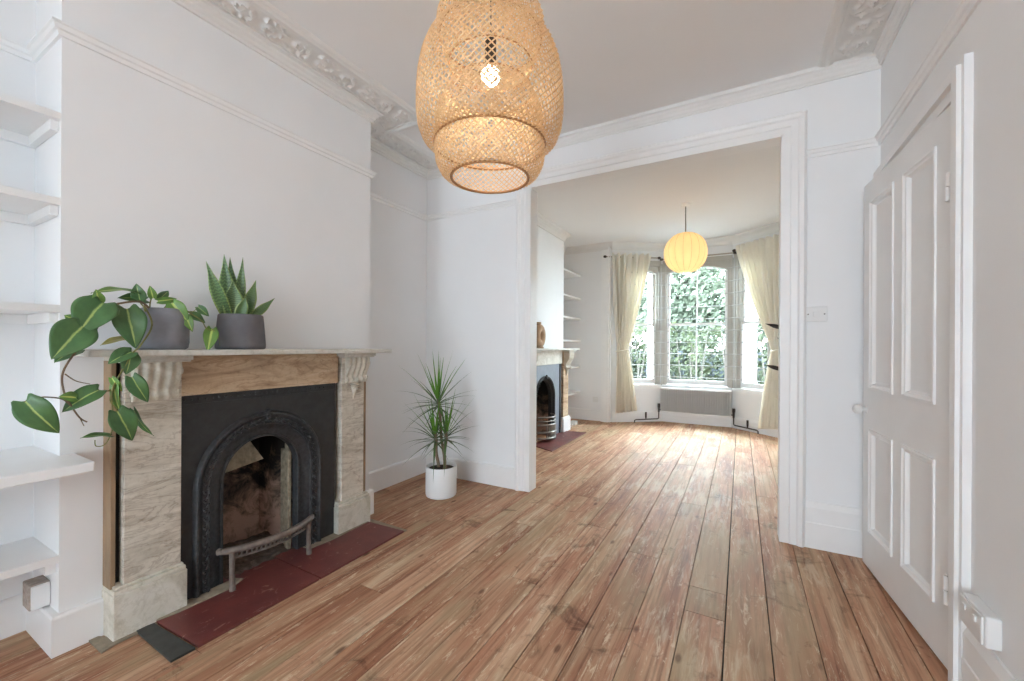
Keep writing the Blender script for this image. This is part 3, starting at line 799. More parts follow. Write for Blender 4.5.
# ------------------------------------------------------------------ radiator and pipes
rad = thing('radiator', 'white ribbed panel radiator under the middle bay window', 'radiator', (-0.59, 6.64, 0.0))
mb = MB()
N = 30; x0, x1 = -1.07, -0.115; yf = 6.62
def radf(i, j):
    x = x0 + (x1 - x0) * i
    ph = (i * N) % 1.0
    d = 0.009 * (1 if 0.25 < ph < 0.75 else 0)
    return (x, yf - d, 0.165 + 0.36 * j)
mb.grid(radf, N * 8, 1)
mb.box((x0, yf, 0.165), (x1, yf + 0.07, 0.525)); mb.box((x0 - 0.002, yf - 0.012, 0.51), (x1 + 0.002, yf + 0.075, 0.535)); mb.box((x0 - 0.002, yf - 0.012, 0.155), (x1 + 0.002, yf + 0.002, 0.175))
mb.build('panel', 'radiator', rad)
for x in (-0.98, -0.24): MB().box((x, 6.69, 0.17), (x + 0.03, 6.75, 0.5)).build('bracket', 'radiator', rad)
for x in (x0 - 0.03, x1 + 0.03):
    v = MB(); v.tube([(x, 6.64, 0.155), (x, 6.64, 0.23)], [0.013, 0.016], 12); v.tube([(x, 6.64, 0.23), (x, 6.64, 0.285)], 0.019, 12)
    v.tube([(x, 6.65, 0.19), (x + (0.035 if x < -0.6 else -0.035), 6.65, 0.19)], 0.008, 8)
    v.build('valve', 'pipe', rad, smooth=True, autosm=40)
def pipe(pts, lab):
    o = MB().tube(pts, 0.0085, 10).build('heating_pipe', 'pipe', smooth=True, autosm=40)
    tag(o, lab, 'pipe', 'dark heating pipes beside the radiator')
pipe([(-1.10, 6.64, 0.16), (-1.10, 6.64, 0.06), (-1.115, 6.63, 0.05), (-1.39, 6.41, 0.045), (-1.41, 6.40, 0.035), (-1.412, 6.398, -0.001)], 'dark pipe from radiator towards the shelves side of the bay')
pipe([(-0.085, 6.64, 0.16), (-0.085, 6.64, 0.06), (-0.07, 6.63, 0.05), (0.19, 6.42, 0.045), (0.205, 6.41, 0.035), (0.207, 6.408, -0.001)], 'dark pipe from radiator towards the wide curtain side of the bay')
for (x, y, lab) in ((-1.275, 6.56, 'short dark pipe stub on the skirting between curtain and radiator, shelves side'), (0.085, 6.545, 'short dark pipe stub on the skirting near the wide swept-back curtain')):
    o = MB().tube([(x, y, 0.05), (x, y, 0.085), (x, y, 0.15)], [0.009, 0.014, 0.014], 10).build('pipe_stub', 'pipe', smooth=True, autosm=40); tag(o, lab, 'pipe', 'pipe stubs on the bay skirting')

# ------------------------------------------------------------------ curtains and poles
def pole(pts, lab, finial_at=(0, -1)):
    t = thing('curtain_pole', lab, 'curtain pole', pts[0], 'curtain poles round the bay')
    MB().tube(pts, 0.010, 10).build('rod', 'rod', t, smooth=True, autosm=40)
    for k in finial_at:
        p = Vector(pts[k]); q = Vector(pts[1 if k == 0 else -2]); d = (p - q).normalized()
        MB().tube([p, p + d * 0.02, p + d * 0.045], [0.012, 0.022, 0.016], 12).build('finial', 'pipe', t, smooth=True, autosm=40)
ZP = 2.53
PL = [(-1.80, 6.20, ZP), (-1.13, 6.655, ZP)]
PC = [(-1.05, 6.66, ZP - 0.03), (-0.10, 6.66, ZP - 0.03)]
PR = [(-0.07, 6.63, ZP), (0.50, 6.10, ZP)]
pole(PL, 'curtain pole holding the narrower curtain nearest the shelves')
pole(PC, 'bare curtain pole across the middle bay window')
pole(PR, 'curtain pole holding the wide swept-back curtain')
def curtain(name, P0, P1, tie, tw, bot0, bot1, z_tie, z_bot, n, lab, tiedir, ph=0.0):
    t = thing(name, lab, 'curtain', (P0[0], P0[1], z_bot), 'cream curtains tied back in the bay')
    P0, P1 = Vector(P0), Vector(P1); tie = Vector(tie); td = Vector(tiedir).normalized()
    T0, T1 = tie - td * tw / 2, tie + td * tw / 2
    B0, B1 = Vector(bot0), Vector(bot1)
    ztop = ZP + 0.035
    def fn(i, j):
        z = ztop + (z_bot - ztop) * j
        if z > z_tie:
            k = (ztop - z) / (ztop - z_tie)
            a = 1 - (1 - k) ** 1.35 if False else k ** 1.45
            L0 = P0.lerp(T0, k ** 1.1); L1 = P1.lerp(T1, k ** 1.25)
        else:
            k = (z_tie - z) / (z_tie - z_bot)
            L0 = T0.lerp(B0, k ** 0.8); L1 = T1.lerp(B1, k ** 0.8)
        p = L0.lerp(L1, i); d = (L1 - L0); w = d.length; d.normalize()
        nn = Vector((d.y, -d.x, 0))
        near = math.exp(-((z - z_tie) / 0.22) ** 2)
        amp = min(0.046, 0.34 * w / n * 2.2) * (1 - 0.6 * near) + 0.006
        top = max(0, 1 - (ztop - z) / 0.06)
        wv = math.sin(2 * PI * n * i + ph + 0.8 * math.sin(3 * z + i * 5)) + 0.35 * math.sin(2 * PI * n * 2.3 * i + 1.7 + z)
        p = p + nn * (amp * wv * (1 - 0.3 * top) + 0.012 * near * math.cos(PI * (i - .5)))
        zz = z + (0.012 * math.sin(2 * PI * n * i) if j == 0 else 0)
        if j > 0.92: zz += 0.05 * (i - 0.5) * (j - 0.92) / 0.08
        return (p.x, p.y, zz)
    MB().grid(fn, 140, 60).build('curtain_cloth', 'curtain', t, smooth=True, solid=0.003)
    # tieback band
    ring = []
    nn = Vector((td.y, -td.x, 0))
    for k in range(25):
        a = 2 * PI * k / 24
        ring.append(tie + td * (tw / 2 + 0.012) * math.cos(a) + nn * 0.05 * math.sin(a) + Vector((0, 0, z_tie + 0.02 * math.cos(a))))
    MB().tube(ring, 0.008, 6).build('tieback', 'curtain', t, smooth=True)
e0 = Vector((0.815, 0.58, 0)).normalized()
curtain('curtain', (-1.72, 6.19, 0), (-1.20, 6.55, 0), (-1.565, 6.25, 0), 0.17, (-1.66, 6.19, 0), (-1.36, 6.36, 0), 1.10, 0.17, 7,
        'cream curtain hanging beside shelves, pinched at waist height then falling straight', (0.85, 0.5, 0))
e2 = Vector((0.76, -0.65, 0)).normalized()
curtain('curtain', (-0.055, 6.545, 0), (0.50, 6.03, 0), (0.395, 6.08, 0), 0.13, (0.22, 6.19, 0), (0.47, 6.0, 0), 1.12, 0.13, 8,
        'wider cream curtain swept diagonally back beside the opening edge', (0.76, -0.5, 0), 1.2)

# ------------------------------------------------------------------ fireplaces
def corbel(mb, X, y0, y1, z0, z1, proj, mi=0):
    """scrolled bracket with vertical flutes: S-shaped side outline"""
    w = y1 - y0
    def S(t):                       # t 0 top .. 1 bottom -> projection
        return proj * (0.92 + 0.10 * math.sin(PI * min(1, t * 3.2))) if t < 0.3 else proj * (0.30 + 0.66 * 0.5 * (1 + math.cos(PI * (t - 0.3) / 0.5))) if t < 0.8 else proj * (0.30 + 0.22 * math.sin(PI * (t - 0.8) / 0.2))
    def fn(i, j):
        x = X + S(i); edge = min(j, 1 - j) * w
        fl = 0.0055 * math.cos(2 * PI * j * 4.0) * (1 if edge > 0.01 else 0)
        return (x + fl, y0 + w * j, z1 + (z0 - z1) * i)
    n0 = len(mb.v); nu, nv = 28, 40
    mb.grid(fn, nu, nv, mi)
    # side cheeks
    for (jj, yy) in ((0, y0), (nv, y1)):
        k0 = len(mb.v); mb.v += [(X, yy, z1 + (z0 - z1) * i / nu) for i in range(nu + 1)]
        for i in range(nu):
            a = n0 + i * (nv + 1) + jj; b_ = n0 + (i + 1) * (nv + 1) + jj
            q = (a, b_, k0 + i + 1, k0 + i)
            mb.face(q if jj == 0 else q[::-1], mi)
    # scroll eyes on the cheeks
    for zc_, r in ((z1 - 0.045, 0.024), (z0 + 0.03, 0.012)):
        for yy, s in ((y0, -1), (y1, 1)):
            mb.tube([(X + proj * (0.6 if r > 0.02 else 0.3), yy - s * 0.004, zc_), (X + proj * (0.6 if r > 0.02 else 0.3), yy + s * 0.006, zc_)], [r, r * 0.7], 14, mi)

def surround(lab, XW, y0, y1, ow, XS, shelf, mats, corb_drop=0.18, cproj=0.045):
    """XW wall face; y0..y1 outer width at plinths; ow pilaster width; XS shaft front"""
    t = thing('fireplace_surround', lab, 'fireplace surround', (XW, (y0 + y1) / 2, 0), 'stone fireplace surrounds')
    m_sh, m_p, m_f, m_b = mats
    for s, (a, b) in ((-1, (y0, y0 + ow)), (1, (y1 - ow, y1))):
        mb = MB(); g = 0.034
        mb.box((XS - 0.055, a + g, 0.19), (XS, b - 0.01 if s < 0 else b - g, 1.085) if s < 0 else (XS, b - g, 1.085))
        ps = mb.build('pilaster', m_p, t, bevel=0.003)
        # incised upright lines are real arrises
        pl = MB(); pl.box((XW, a - 0.003, 0), (XS + 0.022, b + 0.006, 0.175)); pl.box((XW, a, 0.175), (XS + 0.016, b + 0.003, 0.192)); pl.box((XW, a + 0.006, 0.192), (XS + 0.007, b - 0.002, 0.202))
        pl.build('plinth', m_b, t, bevel=0.004)
        cb = MB(); corbel(cb, XS, a + g + 0.02, b - g + 0.006, 1.085 - corb_drop, 1.085, cproj)
        if s > 0 or corb_drop > 0.19:     # pendant leaf below the bracket
            for k in range(5):
                cb.tube([(XS, (a + b) / 2, 1.085 - corb_drop - 0.01 * k), (XS + 0.016 - 0.002 * k, (a + b) / 2, 1.085 - corb_drop - 0.008 - 0.016 * k), (XS, (a + b) / 2, 1.085 - corb_drop - 0.03 - 0.018 * k)], [0.012, 0.032 - 0.006 * k, 0.004], 10)
        cb.build('corbel', 'marble_w', t, smooth=True, autosm=50)
        im = MB(); im.box((XW, a + 0.0, 1.085), (XS + cproj + 0.02, b + 0.006, 1.105)); im.box((XS - 0.0, a + 0.01, 1.078), (XS + cproj + 0.014, b + 0.0, 1.086)); im.build('impost', 'shelfstone', t, bevel=0.003)
        sl = MB(); ys = (a, a + g - 0.018) if s < 0 else (b - g + 0.018, b)
        sl.box((XW, ys[0], 0.19), (XS - 0.02, ys[1], 1.085)); sl.build('side_slab', m_sh, t, bevel=0.002)
        gp = MB(); yg = (a + g - 0.018, a + g) if s < 0 else (b - g, b - g + 0.018); gp.box((XW, yg[0], 0.195), (XS - 0.045, yg[1], 1.08)); gp.build('joint_shade', 'gap', t)  # near-black block in the joint stands in for its shade
    fr = MB(); fr.box((XS - 0.055, y0 + ow - 0.01, 0.925), (XS - 0.006, y1 - ow + 0.01, 1.105)); fr.build('frieze', m_f, t, bevel=0.002)
    sh = MB(); sh.box((XW, shelf[0], 1.105), (shelf[2], shelf[1], 1.13)); o = sh.build('mantel_shelf', 'shelfstone', t, bevel=0.005)
    return t
surround('veined marble fireplace surround under the two cement plant pots', XB, 0.645, 1.895, 0.235, -2.125, (0.535, 1.955, -1.972), ('brownside', 'marble', 'marble_b', 'marble_w'), 0.165)
surround('stone fireplace surround in far room with blue-grey inset', XB2, 4.0, 5.40, 0.25, -2.085, (3.92, 5.46, -1.95), ('marble_w', 'marble_b', 'marble_w', 'trim'), 0.24, 0.08)

def arch_path(yc, r, zs, n=36):
    pts = [(yc - r, 0.0), (yc - r, zs * 0.5)]
    for k in range(n + 1):
        a = PI - PI * k / n; pts.append((yc + r * math.cos(a), zs + r * math.sin(a)))
    pts += [(yc + r, zs * 0.5), (yc + r, 0.0)]
    return pts
def insert(lab, X, y0, y1, z1, yc, zs, r_out, r_in, mat, XBK, depth=0.05, studs=True, ring_mat='iron2'):
    t = thing('fireplace_insert', lab, 'fireplace', (X, yc, 0), 'arched cast iron fireplace inserts')
    # plate with arched hole: fan between arch and the rectangle
    mb = MB(); ap = arch_path(yc, r_out - 0.01, zs)
    rect = []
    for (y, z) in ap:
        if z <= zs: rect.append((y0 if y < yc else y1, z))
        else:
            dy, dz = y - yc, z - zs
            ty = ((y1 - yc) / dy) if dy > 1e-6 else ((y0 - yc) / dy) if dy < -1e-6 else 1e9
            tz = (z1 - zs) / dz if dz > 1e-6 else 1e9
            k = min(ty, tz); rect.append((yc + dy * k, zs + dz * k))
    n = len(mb.v)
    for d in (X, X - 0.012):
        mb.v += [(d, y, z) for y, z in ap]; mb.v += [(d, y, z) for y, z in rect]
    k = len(ap)
    for i in range(k - 1):
        mb.face((n + i, n + k + i, n + k + i + 1, n + i + 1)); mb.face((n + 3 * k + i, n + 2 * k + i, n + 2 * k + i + 1, n + 3 * k + i + 1)[::-1])
    # corners of the rectangle
    for yy in (y0, y1):
        c = [i for i in range(k - 1) if (abs(rect[i][0] - yy) < 1e-5) != (abs(rect[i + 1][0] - yy) < 1e-5)]
        for i in c:
            m_ = len(mb.v); mb.v.append((X, yy, z1)); mb.face((n + k + i, m_, n + k + i + 1))
    if studs:
        mb.box((X - 0.004, y0, z1 - 0.045), (X + 0.004, y1, z1 - 0.040))
        for q in range(28):
            yy = y0 + 0.02 + (y1 - y0 - 0.04) * q / 27
            mb.tube([(X, yy, z1 - 0.02), (X + 0.004, yy, z1 - 0.02)], [0.006, 0.003], 6)
    mb.build('plate', mat, t)
    # moulded arch: profile across the band (0 = outer, 1 = inner lip)
    prof = [(0.0, 0.0), (0.02, 0.012), (0.07, 0.022), (0.13, 0.023), (0.19, 0.014), (0.27, 0.008), (0.30, 0.010), (0.42, 0.010), (0.46, 0.014), (0.50, 0.012), (0.52, 0.0),
            (0.60, -0.006), (0.74, -0.014), (0.88, -0.018), (0.91, -0.010), (0.97, -0.010), (1.0, -0.018), (1.0, -0.055)]
    mb = MB(); rows = []
    for (f, d) in prof:
        r = r_out + (r_in - r_out) * f; rows.append((r, d))
    nseg = None
    for (r, d) in rows:
        pts = arch_path(yc, r, zs); nseg = len(pts)
        mb.v += [(X + d, y, z) for y, z in pts]
    for i in range(len(rows) - 1):
        for j in range(nseg - 1):
            a = i * nseg + j; mb.face((a, a + nseg, a + nseg + 1, a + 1))
    mb.build('arch_moulding', ring_mat, t, smooth=True, autosm=30)
    # cast leaf-and-bead run in the flat of the moulding
    mb = MB(); rm = r_out + (r_in - r_out) * 0.36; pts = arch_path(yc, rm, zs, 60)
    seg = []
    for (a, b_) in zip(pts[:-1], pts[1:]):
        L_ = math.hypot(b_[0] - a[0], b_[1] - a[1]); seg.append((a, b_, L_))
    tot = sum(s_[2] for s_ in seg); cnt = int(tot / 0.020)
    for q in range(cnt):
        d = (q + 0.5) / cnt * tot
        for (a, b_, L_) in seg:
            if d <= L_: break
            d -= L_
        f = d / L_; y, z = a[0] + (b_[0] - a[0]) * f, a[1] + (b_[1] - a[1]) * f
        ty, tz = (b_[0] - a[0]) / L_, (b_[1] - a[1]) / L_; s_ = 1 if q % 2 else -1
        c = Vector((X + 0.011, y + -tz * 0.007 * s_, z + ty * 0.007 * s_))
        dv = Vector((0, ty * 0.010 - tz * 0.006 * s_, tz * 0.010 + ty * 0.006 * s_))
        mb.tube([c - dv, c + Vector((0.007, 0, 0)), c + dv], [0.002, 0.0065, 0.002], 6)
    mb.build('leaf_ornament', ring_mat, t, smooth=True)
    mb = MB(); zt = zs + r_out
    for (dy, dz, r) in ((0, 0.002, 0.014), (-0.016, -0.004, 0.009), (0.016, -0.004, 0.009), (0, 0.016, 0.008), (0, -0.018, 0.010)):
        mb.tube([(X + 0.022, yc + dy, zt + dz - 0.01), (X + 0.036, yc + dy, zt + dz - 0.01), (X + 0.040, yc + dy, zt + dz - 0.01)], [r, r, r * .4], 10)
    mb.build('keystone', ring_mat, t, smooth=True, autosm=50)
    # firebox
    mb = MB(); w = r_in + 0.05
    XK = XBK
    mb.v += [(X - 0.054, yc - w, 0), (X - 0.054, yc + w, 0), (XK, yc + w * 0.72, 0), (XK, yc - w * 0.72, 0),
             (X - 0.054, yc - w, zs + r_in + 0.03), (X - 0.054, yc + w, zs + r_in + 0.03), (XK, yc + w * 0.72, zs + r_in + 0.03), (XK, yc - w * 0.72, zs + r_in + 0.03)]
    for q in ((0, 4, 7, 3), (2, 6, 5, 1), (3, 7, 6, 2), (4, 5, 6, 7)): mb.face(q)
    mb.build('firebrick_lining', 'brick', t)
    return t
ins = insert('large black cast iron arched fireplace set in the veined marble surround', -2.147, 0.868, 1.662, 0.925, 1.243, 0.49, 0.322, 0.186, 'iron', -2.50)
mb = MB()     # loose brick slab leaning in the throat + ash bed
mb.v += [(-2.26, 1.06, 0.50), (-2.26, 1.30, 0.535), (-2.30, 1.21, 0.70), (-2.30, 1.02, 0.70), (-2.46, 1.06, 0.54), (-2.46, 1.31, 0.56), (-2.44, 1.21, 0.70), (-2.44, 1.02, 0.70)]
for q in ((0, 1, 2, 3), (4, 7, 6, 5), (0, 4, 5, 1), (1, 5, 6, 2), (3, 2, 6, 7), (0, 3, 7, 4)): mb.face(q)
mb.build('throat_slab', 'stone', ins)
def ashf(i, j):
    y = 1.08 + 0.35 * i; x = -2.46 + 0.30 * j
    return (x, y, 0.006 + 0.045 * (1 - j) * noise.noise(Vector((x * 9, y * 9, 1))) + 0.05 * (1 - j) + 0.01 * noise.noise(Vector((x * 40, y * 40, 3))) )
ao = MB().grid(ashf, 30, 24).build('ash_bed', 'ash', ins, smooth=True)
mb = MB(); mb.box((-2.24, 1.405, 0.0), (-2.205, 1.425, 0.60)); mb.box((-2.30, 1.42, 0.0), (-2.24, 1.44, 0.56)); mb.build('side_plate', 'stone', ins, bevel=0.003)
# curved fender bar with teeth
gr = thing('fire_grate', 'rusty bowed iron fire bar with teeth standing on the red hearth', 'fire grate', (-2.08, 1.2, 0.01))
bar = []
for k in range(25):
    f = k / 24; y = 1.005 + 0.465 * f
    bar.append((-2.085 + 0.075 * math.sin(PI * f) ** 0.8, y, 0.198))
mb = MB(); mb.tube(bar, [0.016 if 0 < k < 24 else 0.012 for k in range(25)], 10); mb.tube([bar[0], (bar[0][0] - 0.0, bar[0][1] - 0.008, 0.212)], [0.017, 0.010], 10)
mb.build('top_bar', 'rust', gr, smooth=True, autosm=50)
mb = MB()
low = [(p[0] - 0.012, p[1], 0.158) for p in bar[3:-3]]
mb.tube(low, 0.006, 8)
for k in range(3, 22):
    p = bar[k]; mb.tube([(p[0] - 0.004, p[1], 0.192), (p[0] - 0.014, p[1], 0.152)], [0.006, 0.004], 6)
mb.build('teeth', 'rust', gr, smooth=True, autosm=50)
for k in (2, 22):
    p = bar[k]; MB().tube([(p[0], p[1], 0.19), (p[0] - 0.002, p[1], 0.10), (p[0] + 0.004, p[1], 0.0116)], [0.013, 0.011, 0.013], 10).build('leg', 'rust', gr, smooth=True, autosm=50)
# hearth
he = thing('hearth', 'worn red-painted hearth slab with a black end strip, beside bare boards', 'hearth', (-1.95, 1.3, 0))
mb = MB(); mb.prism([(-2.49, 0.94), (-2.13, 0.80), (-2.10, 0.775), (-1.792, 0.79), (-1.800, 1.31), (-2.40, 1.32), (-2.49, 1.32)], 0, 0.010); mb.prism([(-2.49, 1.325), (-2.40, 1.324), (-1.800, 1.316), (-1.81, 1.90), (-2.12, 1.885), (-2.16, 1.60), (-2.49, 1.56)], 0, 0.011)
mb.build('red_slab', 'hearth', he, bevel=0.002)
mb = MB(); mb.prism([(-2.115, 0.712), (-1.795, 0.705), (-1.792, 0.782), (-2.10, 0.768)], 0, 0.009); o = mb.build('black_tile', 'blacktile', he, bevel=0.002)
for pts, z0, z1 in (([(-2.15, 0.88), (-2.10, 0.775), (-2.085, 0.84), (-2.08, 1.05), (-2.11, 1.12), (-2.15, 1.1)], 0.0105, 0.016), ([(-2.15, 1.46), (-2.10, 1.47), (-2.085, 1.62), (-2.10, 1.88), (-2.15, 1.67)], 0.0115, 0.016),
        ([(-2.25, 0.60), (-2.07, 0.60), (-2.085, 0.645), (-2.09, 0.80), (-2.12, 0.80), (-2.12, 0.70), (-2.16, 0.645)], 0.0005, 0.007), ([(-2.10, 1.895), (-1.81, 1.905), (-1.81, 1.925), (-2.12, 1.93), (-2.2, 1.92), (-2.2, 1.9)], 0.0005, 0.007)):
    MB().prism(pts, z0, z1).build('mortar_edge', 'mortar', he)

# far room insert: slate slips and cast register
ins2 = insert('small cast iron grate with blue-grey slips in the far room', -2.115, 4.24, 5.16, 0.925, 4.64, 0.50, 0.29, 0.235, 'slate', -2.50, studs=False, ring_mat='iron2')
mb = MB(); mb.box((-2.13, 5.11, 0), (-2.105, 5.155, 0.92)); mb.build('slip', 'iron', ins2)
mb = MB()     # bowed basket front
for z, r in ((0.30, 0.010), (0.255, 0.008), (0.21, 0.012), (0.12, 0.016), (0.05, 0.014)):
    pts = []
    for k in range(17):
        f = k / 16; pts.append((-2.11 + 0.13 * math.sin(PI * f) ** 0.7, 4.44 + 0.38 * f, z))
    mb.tube(pts, r, 8)
for k in range(3, 14, 1):
    f = k / 16; x = -2.11 + 0.13 * math.sin(PI * f) ** 0.7; mb.tube([(x, 4.44 + 0.38 * f, 0.03), (x, 4.44 + 0.38 * f, 0.22)], 0.009, 6)
o = mb.build('basket_front', 'steel', ins2, smooth=True, autosm=50)
mb = MB(); mb.prism([(-2.12, 4.30), (-1.80, 4.15), (-1.80, 5.30), (-2.10, 5.24)], 0, 0.009)
o = mb.build('hearth', 'hearth', bevel=0.002); tag(o, 'faded red hearth in front of the far room fireplace', 'hearth')

# ------------------------------------------------------------------ shelves
grp = 'white shelves in the alcove beside the marble fireplace'
for z, lab in ((2.014, 'white alcove shelf near the ceiling, topmost of the near alcove'), (1.696, 'white near alcove shelf, second from the ceiling'), (1.296, 'white near alcove shelf just above mantel height')):
    s = thing('wall_shelf', lab, 'shelf', (XL, 0.0, z - 0.03), grp)
    MB().box((XL, -1.15, z - 0.028), (XB - 0.002, YB0 + 0.004, z)).build('board', 'trim', s, bevel=0.002)
    MB().box((XL + 0.02, YB0 - 0.024, z - 0.066), (XB - 0.022, YB0 - 0.001, z - 0.028)).build('side_cleat', 'trim', s, bevel=0.002)
    MB().box((XL, -1.15, z - 0.066), (XL + 0.02, YB0 - 0.001, z - 0.028)).build('back_cleat', 'trim', s, bevel=0.002)
s = thing('desk_shelf', 'deep thick white shelf at desk height, jutting past the chimney breast', 'shelf', (XL, 0.0, 0.70))
MB().prism([(XL, -1.148), (-2.0, -1.148), (-2.0, 0.56), (XB, 0.565), (XB, YB0), (XL, YB0)], 0.700, 0.735).build('board', 'trim', s, bevel=0.004)
MB().box((XL, -1.148, 0.66), (XL + 0.02, YB0 - 0.001, 0.70)).build('back_cleat', 'trim', s)
s = thing('wall_shelf', 'white low shelf under the desk-height shelf, above the stained socket', 'shelf', (XL, 0.0, 0.29), grp)
MB().box((XL, -1.15, 0.334), (XB - 0.002, YB0 + 0.004, 0.362)).build('board', 'trim', s, bevel=0.002)
MB().box((XL + 0.02, YB0 - 0.03, 0.29), (XB - 0.03, YB0 - 0.001, 0.334)).build('side_cleat', 'trim', s, bevel=0.002)
labs = ['topmost', 'second from top', 'third from top', 'fourth from top, just above mantel height', 'fifth from top', 'lowest']
for z, l in zip((2.285, 1.92, 1.60, 1.255, 0.845, 0.445), labs):
    o = MB().box((XL, YE1, z - 0.026), (-2.235, YF, z)).build('wall_shelf', 'trim', bevel=0.002)
    tag(o, 'thin white shelf in far room alcove, %s' % l, 'shelf', 'white shelves in the far room alcove')

# ------------------------------------------------------------------ sockets and switch
def plate(mb, O, e, nrm, w, h, d):
    mb.lbox(O, e, nrm, (-w / 2, 0, -h / 2), (w / 2, d, h / 2))
s = thing('light_switch', 'white double switch on wall between wide opening and door', 'switch', (0.378, YD, 1.345))
mb = MB(); mb.box((0.378 - 0.052, YD - 0.014, 1.345 - 0.043), (0.378 + 0.052, YD, 1.345 + 0.043)); mb.build('switch_plate', 'plastic', s, bevel=0.004)
mb = MB(); mb.box((0.378 - 0.014, YD - 0.019, 1.33), (0.378 + 0.014, YD - 0.013, 1.36)); mb.build('rocker', 'plastic', s, bevel=0.002)
for x in (0.378 - 0.038, 0.378 + 0.038): MB().tube([(x, YD - 0.0135, 1.345), (x, YD - 0.0165, 1.345)], 0.004, 8).build('screw', 'brass', s)
o = MB().tube([(0.325, YD - 0.01, 1.30), (0.322, YD - 0.011, 1.2), (0.324, YD - 0.01, 0.6), (0.323, YD - 0.026, 0.02)], 0.003, 6).build('wall_cable', 'trim'); tag(o, 'thin painted cable running down from switch to skirting', 'cable')
s = thing('wall_socket', 'long white surface socket box on wall below door hinge', 'socket', (XR, 1.82, 0.27))
mb = MB(); mb.box((XR - 0.036, 1.715, 0.280), (XR, 1.86, 0.372)); mb.build('back_box', 'plastic', s, bevel=0.005)
mb = MB(); mb.box((XR - 0.043, 1.720, 0.285), (XR - 0.036, 1.855, 0.367)); mb.build('face_plate', 'plastic', s, bevel=0.003)
for y in (1.755, 1.82): MB().box((XR - 0.047, y - 0.008, 0.335), (XR - 0.0425, y + 0.008, 0.352)).build('rocker', 'plastic', s, bevel=0.002)
s = thing('wall_socket', 'small boxy socket with stained side under the low alcove shelf', 'socket', (-2.42, 0.5, 0.15))
mb = MB(); mb.box((-2.395, 0.470, 0.150), (-2.315, YB0 - 0.001, 0.245)); mb.build('back_box', 'socketside', s, bevel=0.004)
mb = MB(); mb.box((-2.315, 0.474, 0.154), (-2.304, YB0 - 0.002, 0.241)); mb.build('face_plate', 'plastic', s, bevel=0.003)
s = thing('wall_socket', 'small white socket on far wall between shelves and curtain', 'socket', (-1.98, YF, 0.32))
MB().box((-2.025, YF - 0.012, 0.29), (-1.94, YF, 0.375)).build('face_plate', 'plastic', s, bevel=0.003)
MB().box((-2.0, YF - 0.02, 0.315), (-1.965, YF - 0.011, 0.345)).build('plug', 'plastic', s, bevel=0.003)
s = thing('power_adapter', 'white power adapter and flex lying on floor below far alcove shelves', 'adapter', (-2.15, 5.75, 0))
MB().box((-2.19, 5.70, 0.001), (-2.10, 5.80, 0.06)).build('body', 'plastic', s, bevel=0.01)
MB().tube([(-2.15, 5.70, 0.02), (-2.12, 5.60, 0.006), (-2.18, 5.52, 0.006), (-2.14, 5.46, 0.012), (-2.16, 5.42, 0.03)], 0.005, 6).build('flex', 'plastic', s, smooth=True)

# ------------------------------------------------------------------ pendant lamps
def weave(mb, prof, n, w, slope=1.0, th=0.0012):
    """two families of helical strips over a surface of revolution; prof [(r,z)]"""
    S = []; acc = 0; ang = 0; steps = 34
    L = [0]
    for a, b in zip(prof[:-1], prof[1:]): L.append(L[-1] + math.hypot(b[0] - a[0], b[1] - a[1]))
    def at(d):
        for k in range(len(prof) - 1):
            if d <= L[k + 1] + 1e-9:
                f = (d - L[k]) / (L[k + 1] - L[k]); 
                return prof[k][0] + (prof[k + 1][0] - prof[k][0]) * f, prof[k][1] + (prof[k + 1][1] - prof[k][1]) * f
        return prof[-1]
    pts = []; th_ = 0; prev = None
    for s_ in range(steps + 1):
        d = L[-1] * s_ / steps; r, z = at(d)
        if prev is not None: th_ += (d - prev[0]) / ((r + prev[1]) / 2) * slope
        prev = (d, r); pts.append((r, z, th_))
    for fam in (1, -1):
        for k in range(n):
            a0 = 2 * PI * (k + (0.5 if fam < 0 else 0)) / n
            P = [Vector((r * math.cos(a0 + fam * t), r * math.sin(a0 + fam * t), z)) for r, z, t in pts]
            n0 = len(mb.v)
            for i, p in enumerate(P):
                Tn = (P[min(i + 1, steps)] - P[max(i - 1, 0)]).normalized()
                r0, z0, _ = pts[max(i - 1, 0)]; r1, z1, _ = pts[min(i + 1, steps)]
                rad = Vector((p.x, p.y, 0)).normalized()
                nz = -(r1 - r0); nr = (z1 - z0); nl = math.hypot(nz, nr); N_ = (rad * (nr / nl) + Vector((0, 0, nz / nl)))
                if N_.dot(rad) < 0 and abs(nr) > 1e-6: pass
                Bn = Tn.cross(N_).normalized(); off = N_ * (0.0016 * fam)
                ww = w
                for (sb, sn) in ((-1, -1), (1, -1), (1, 1), (-1, 1)):
                    q = p + Bn * (ww / 2 * sb) + N_ * (th * sn / 2) + off
                    mb.v.append(tuple(q))
            for i in range(steps):
                for j in range(4):
                    j2 = (j + 1) % 4
                    mb.face((n0 + i * 4 + j, n0 + i * 4 + j2, n0 + (i + 1) * 4 + j2, n0 + (i + 1) * 4 + j))
def torus_ring(mb, r, z, t=0.004, seg=48):
    mb.lathe([(r + t * math.cos(a), z + t * math.sin(a)) for a in [2 * PI * k / 8 for k in range(8)]], (0, 0, 0), seg, closed=True)
LX, LY, LZ = -0.802, 1.272, EYE
lamp = thing('pendant_lamp', 'large layered woven bamboo pendant lamp hanging in the front room', 'pendant lamp', (0, 0, 0))
def shade(name, prof, n, w, rings, slope=1.0):
    mb = MB(); weave(mb, prof, n, w, slope)
    mb.v = [(x + LX, y + LY, z + LZ) for x, y, z in mb.v]
    o = mb.build(name, 'weave', lamp)
    rb = MB()
    for (r, z, t) in rings:
        rb = MB(); torus_ring(rb, r, z, t); rb.v = [(x + LX, y + LY, z + LZ) for x, y, z in rb.v]
        rb.build('rim', 'rim', o, smooth=True)
    return o
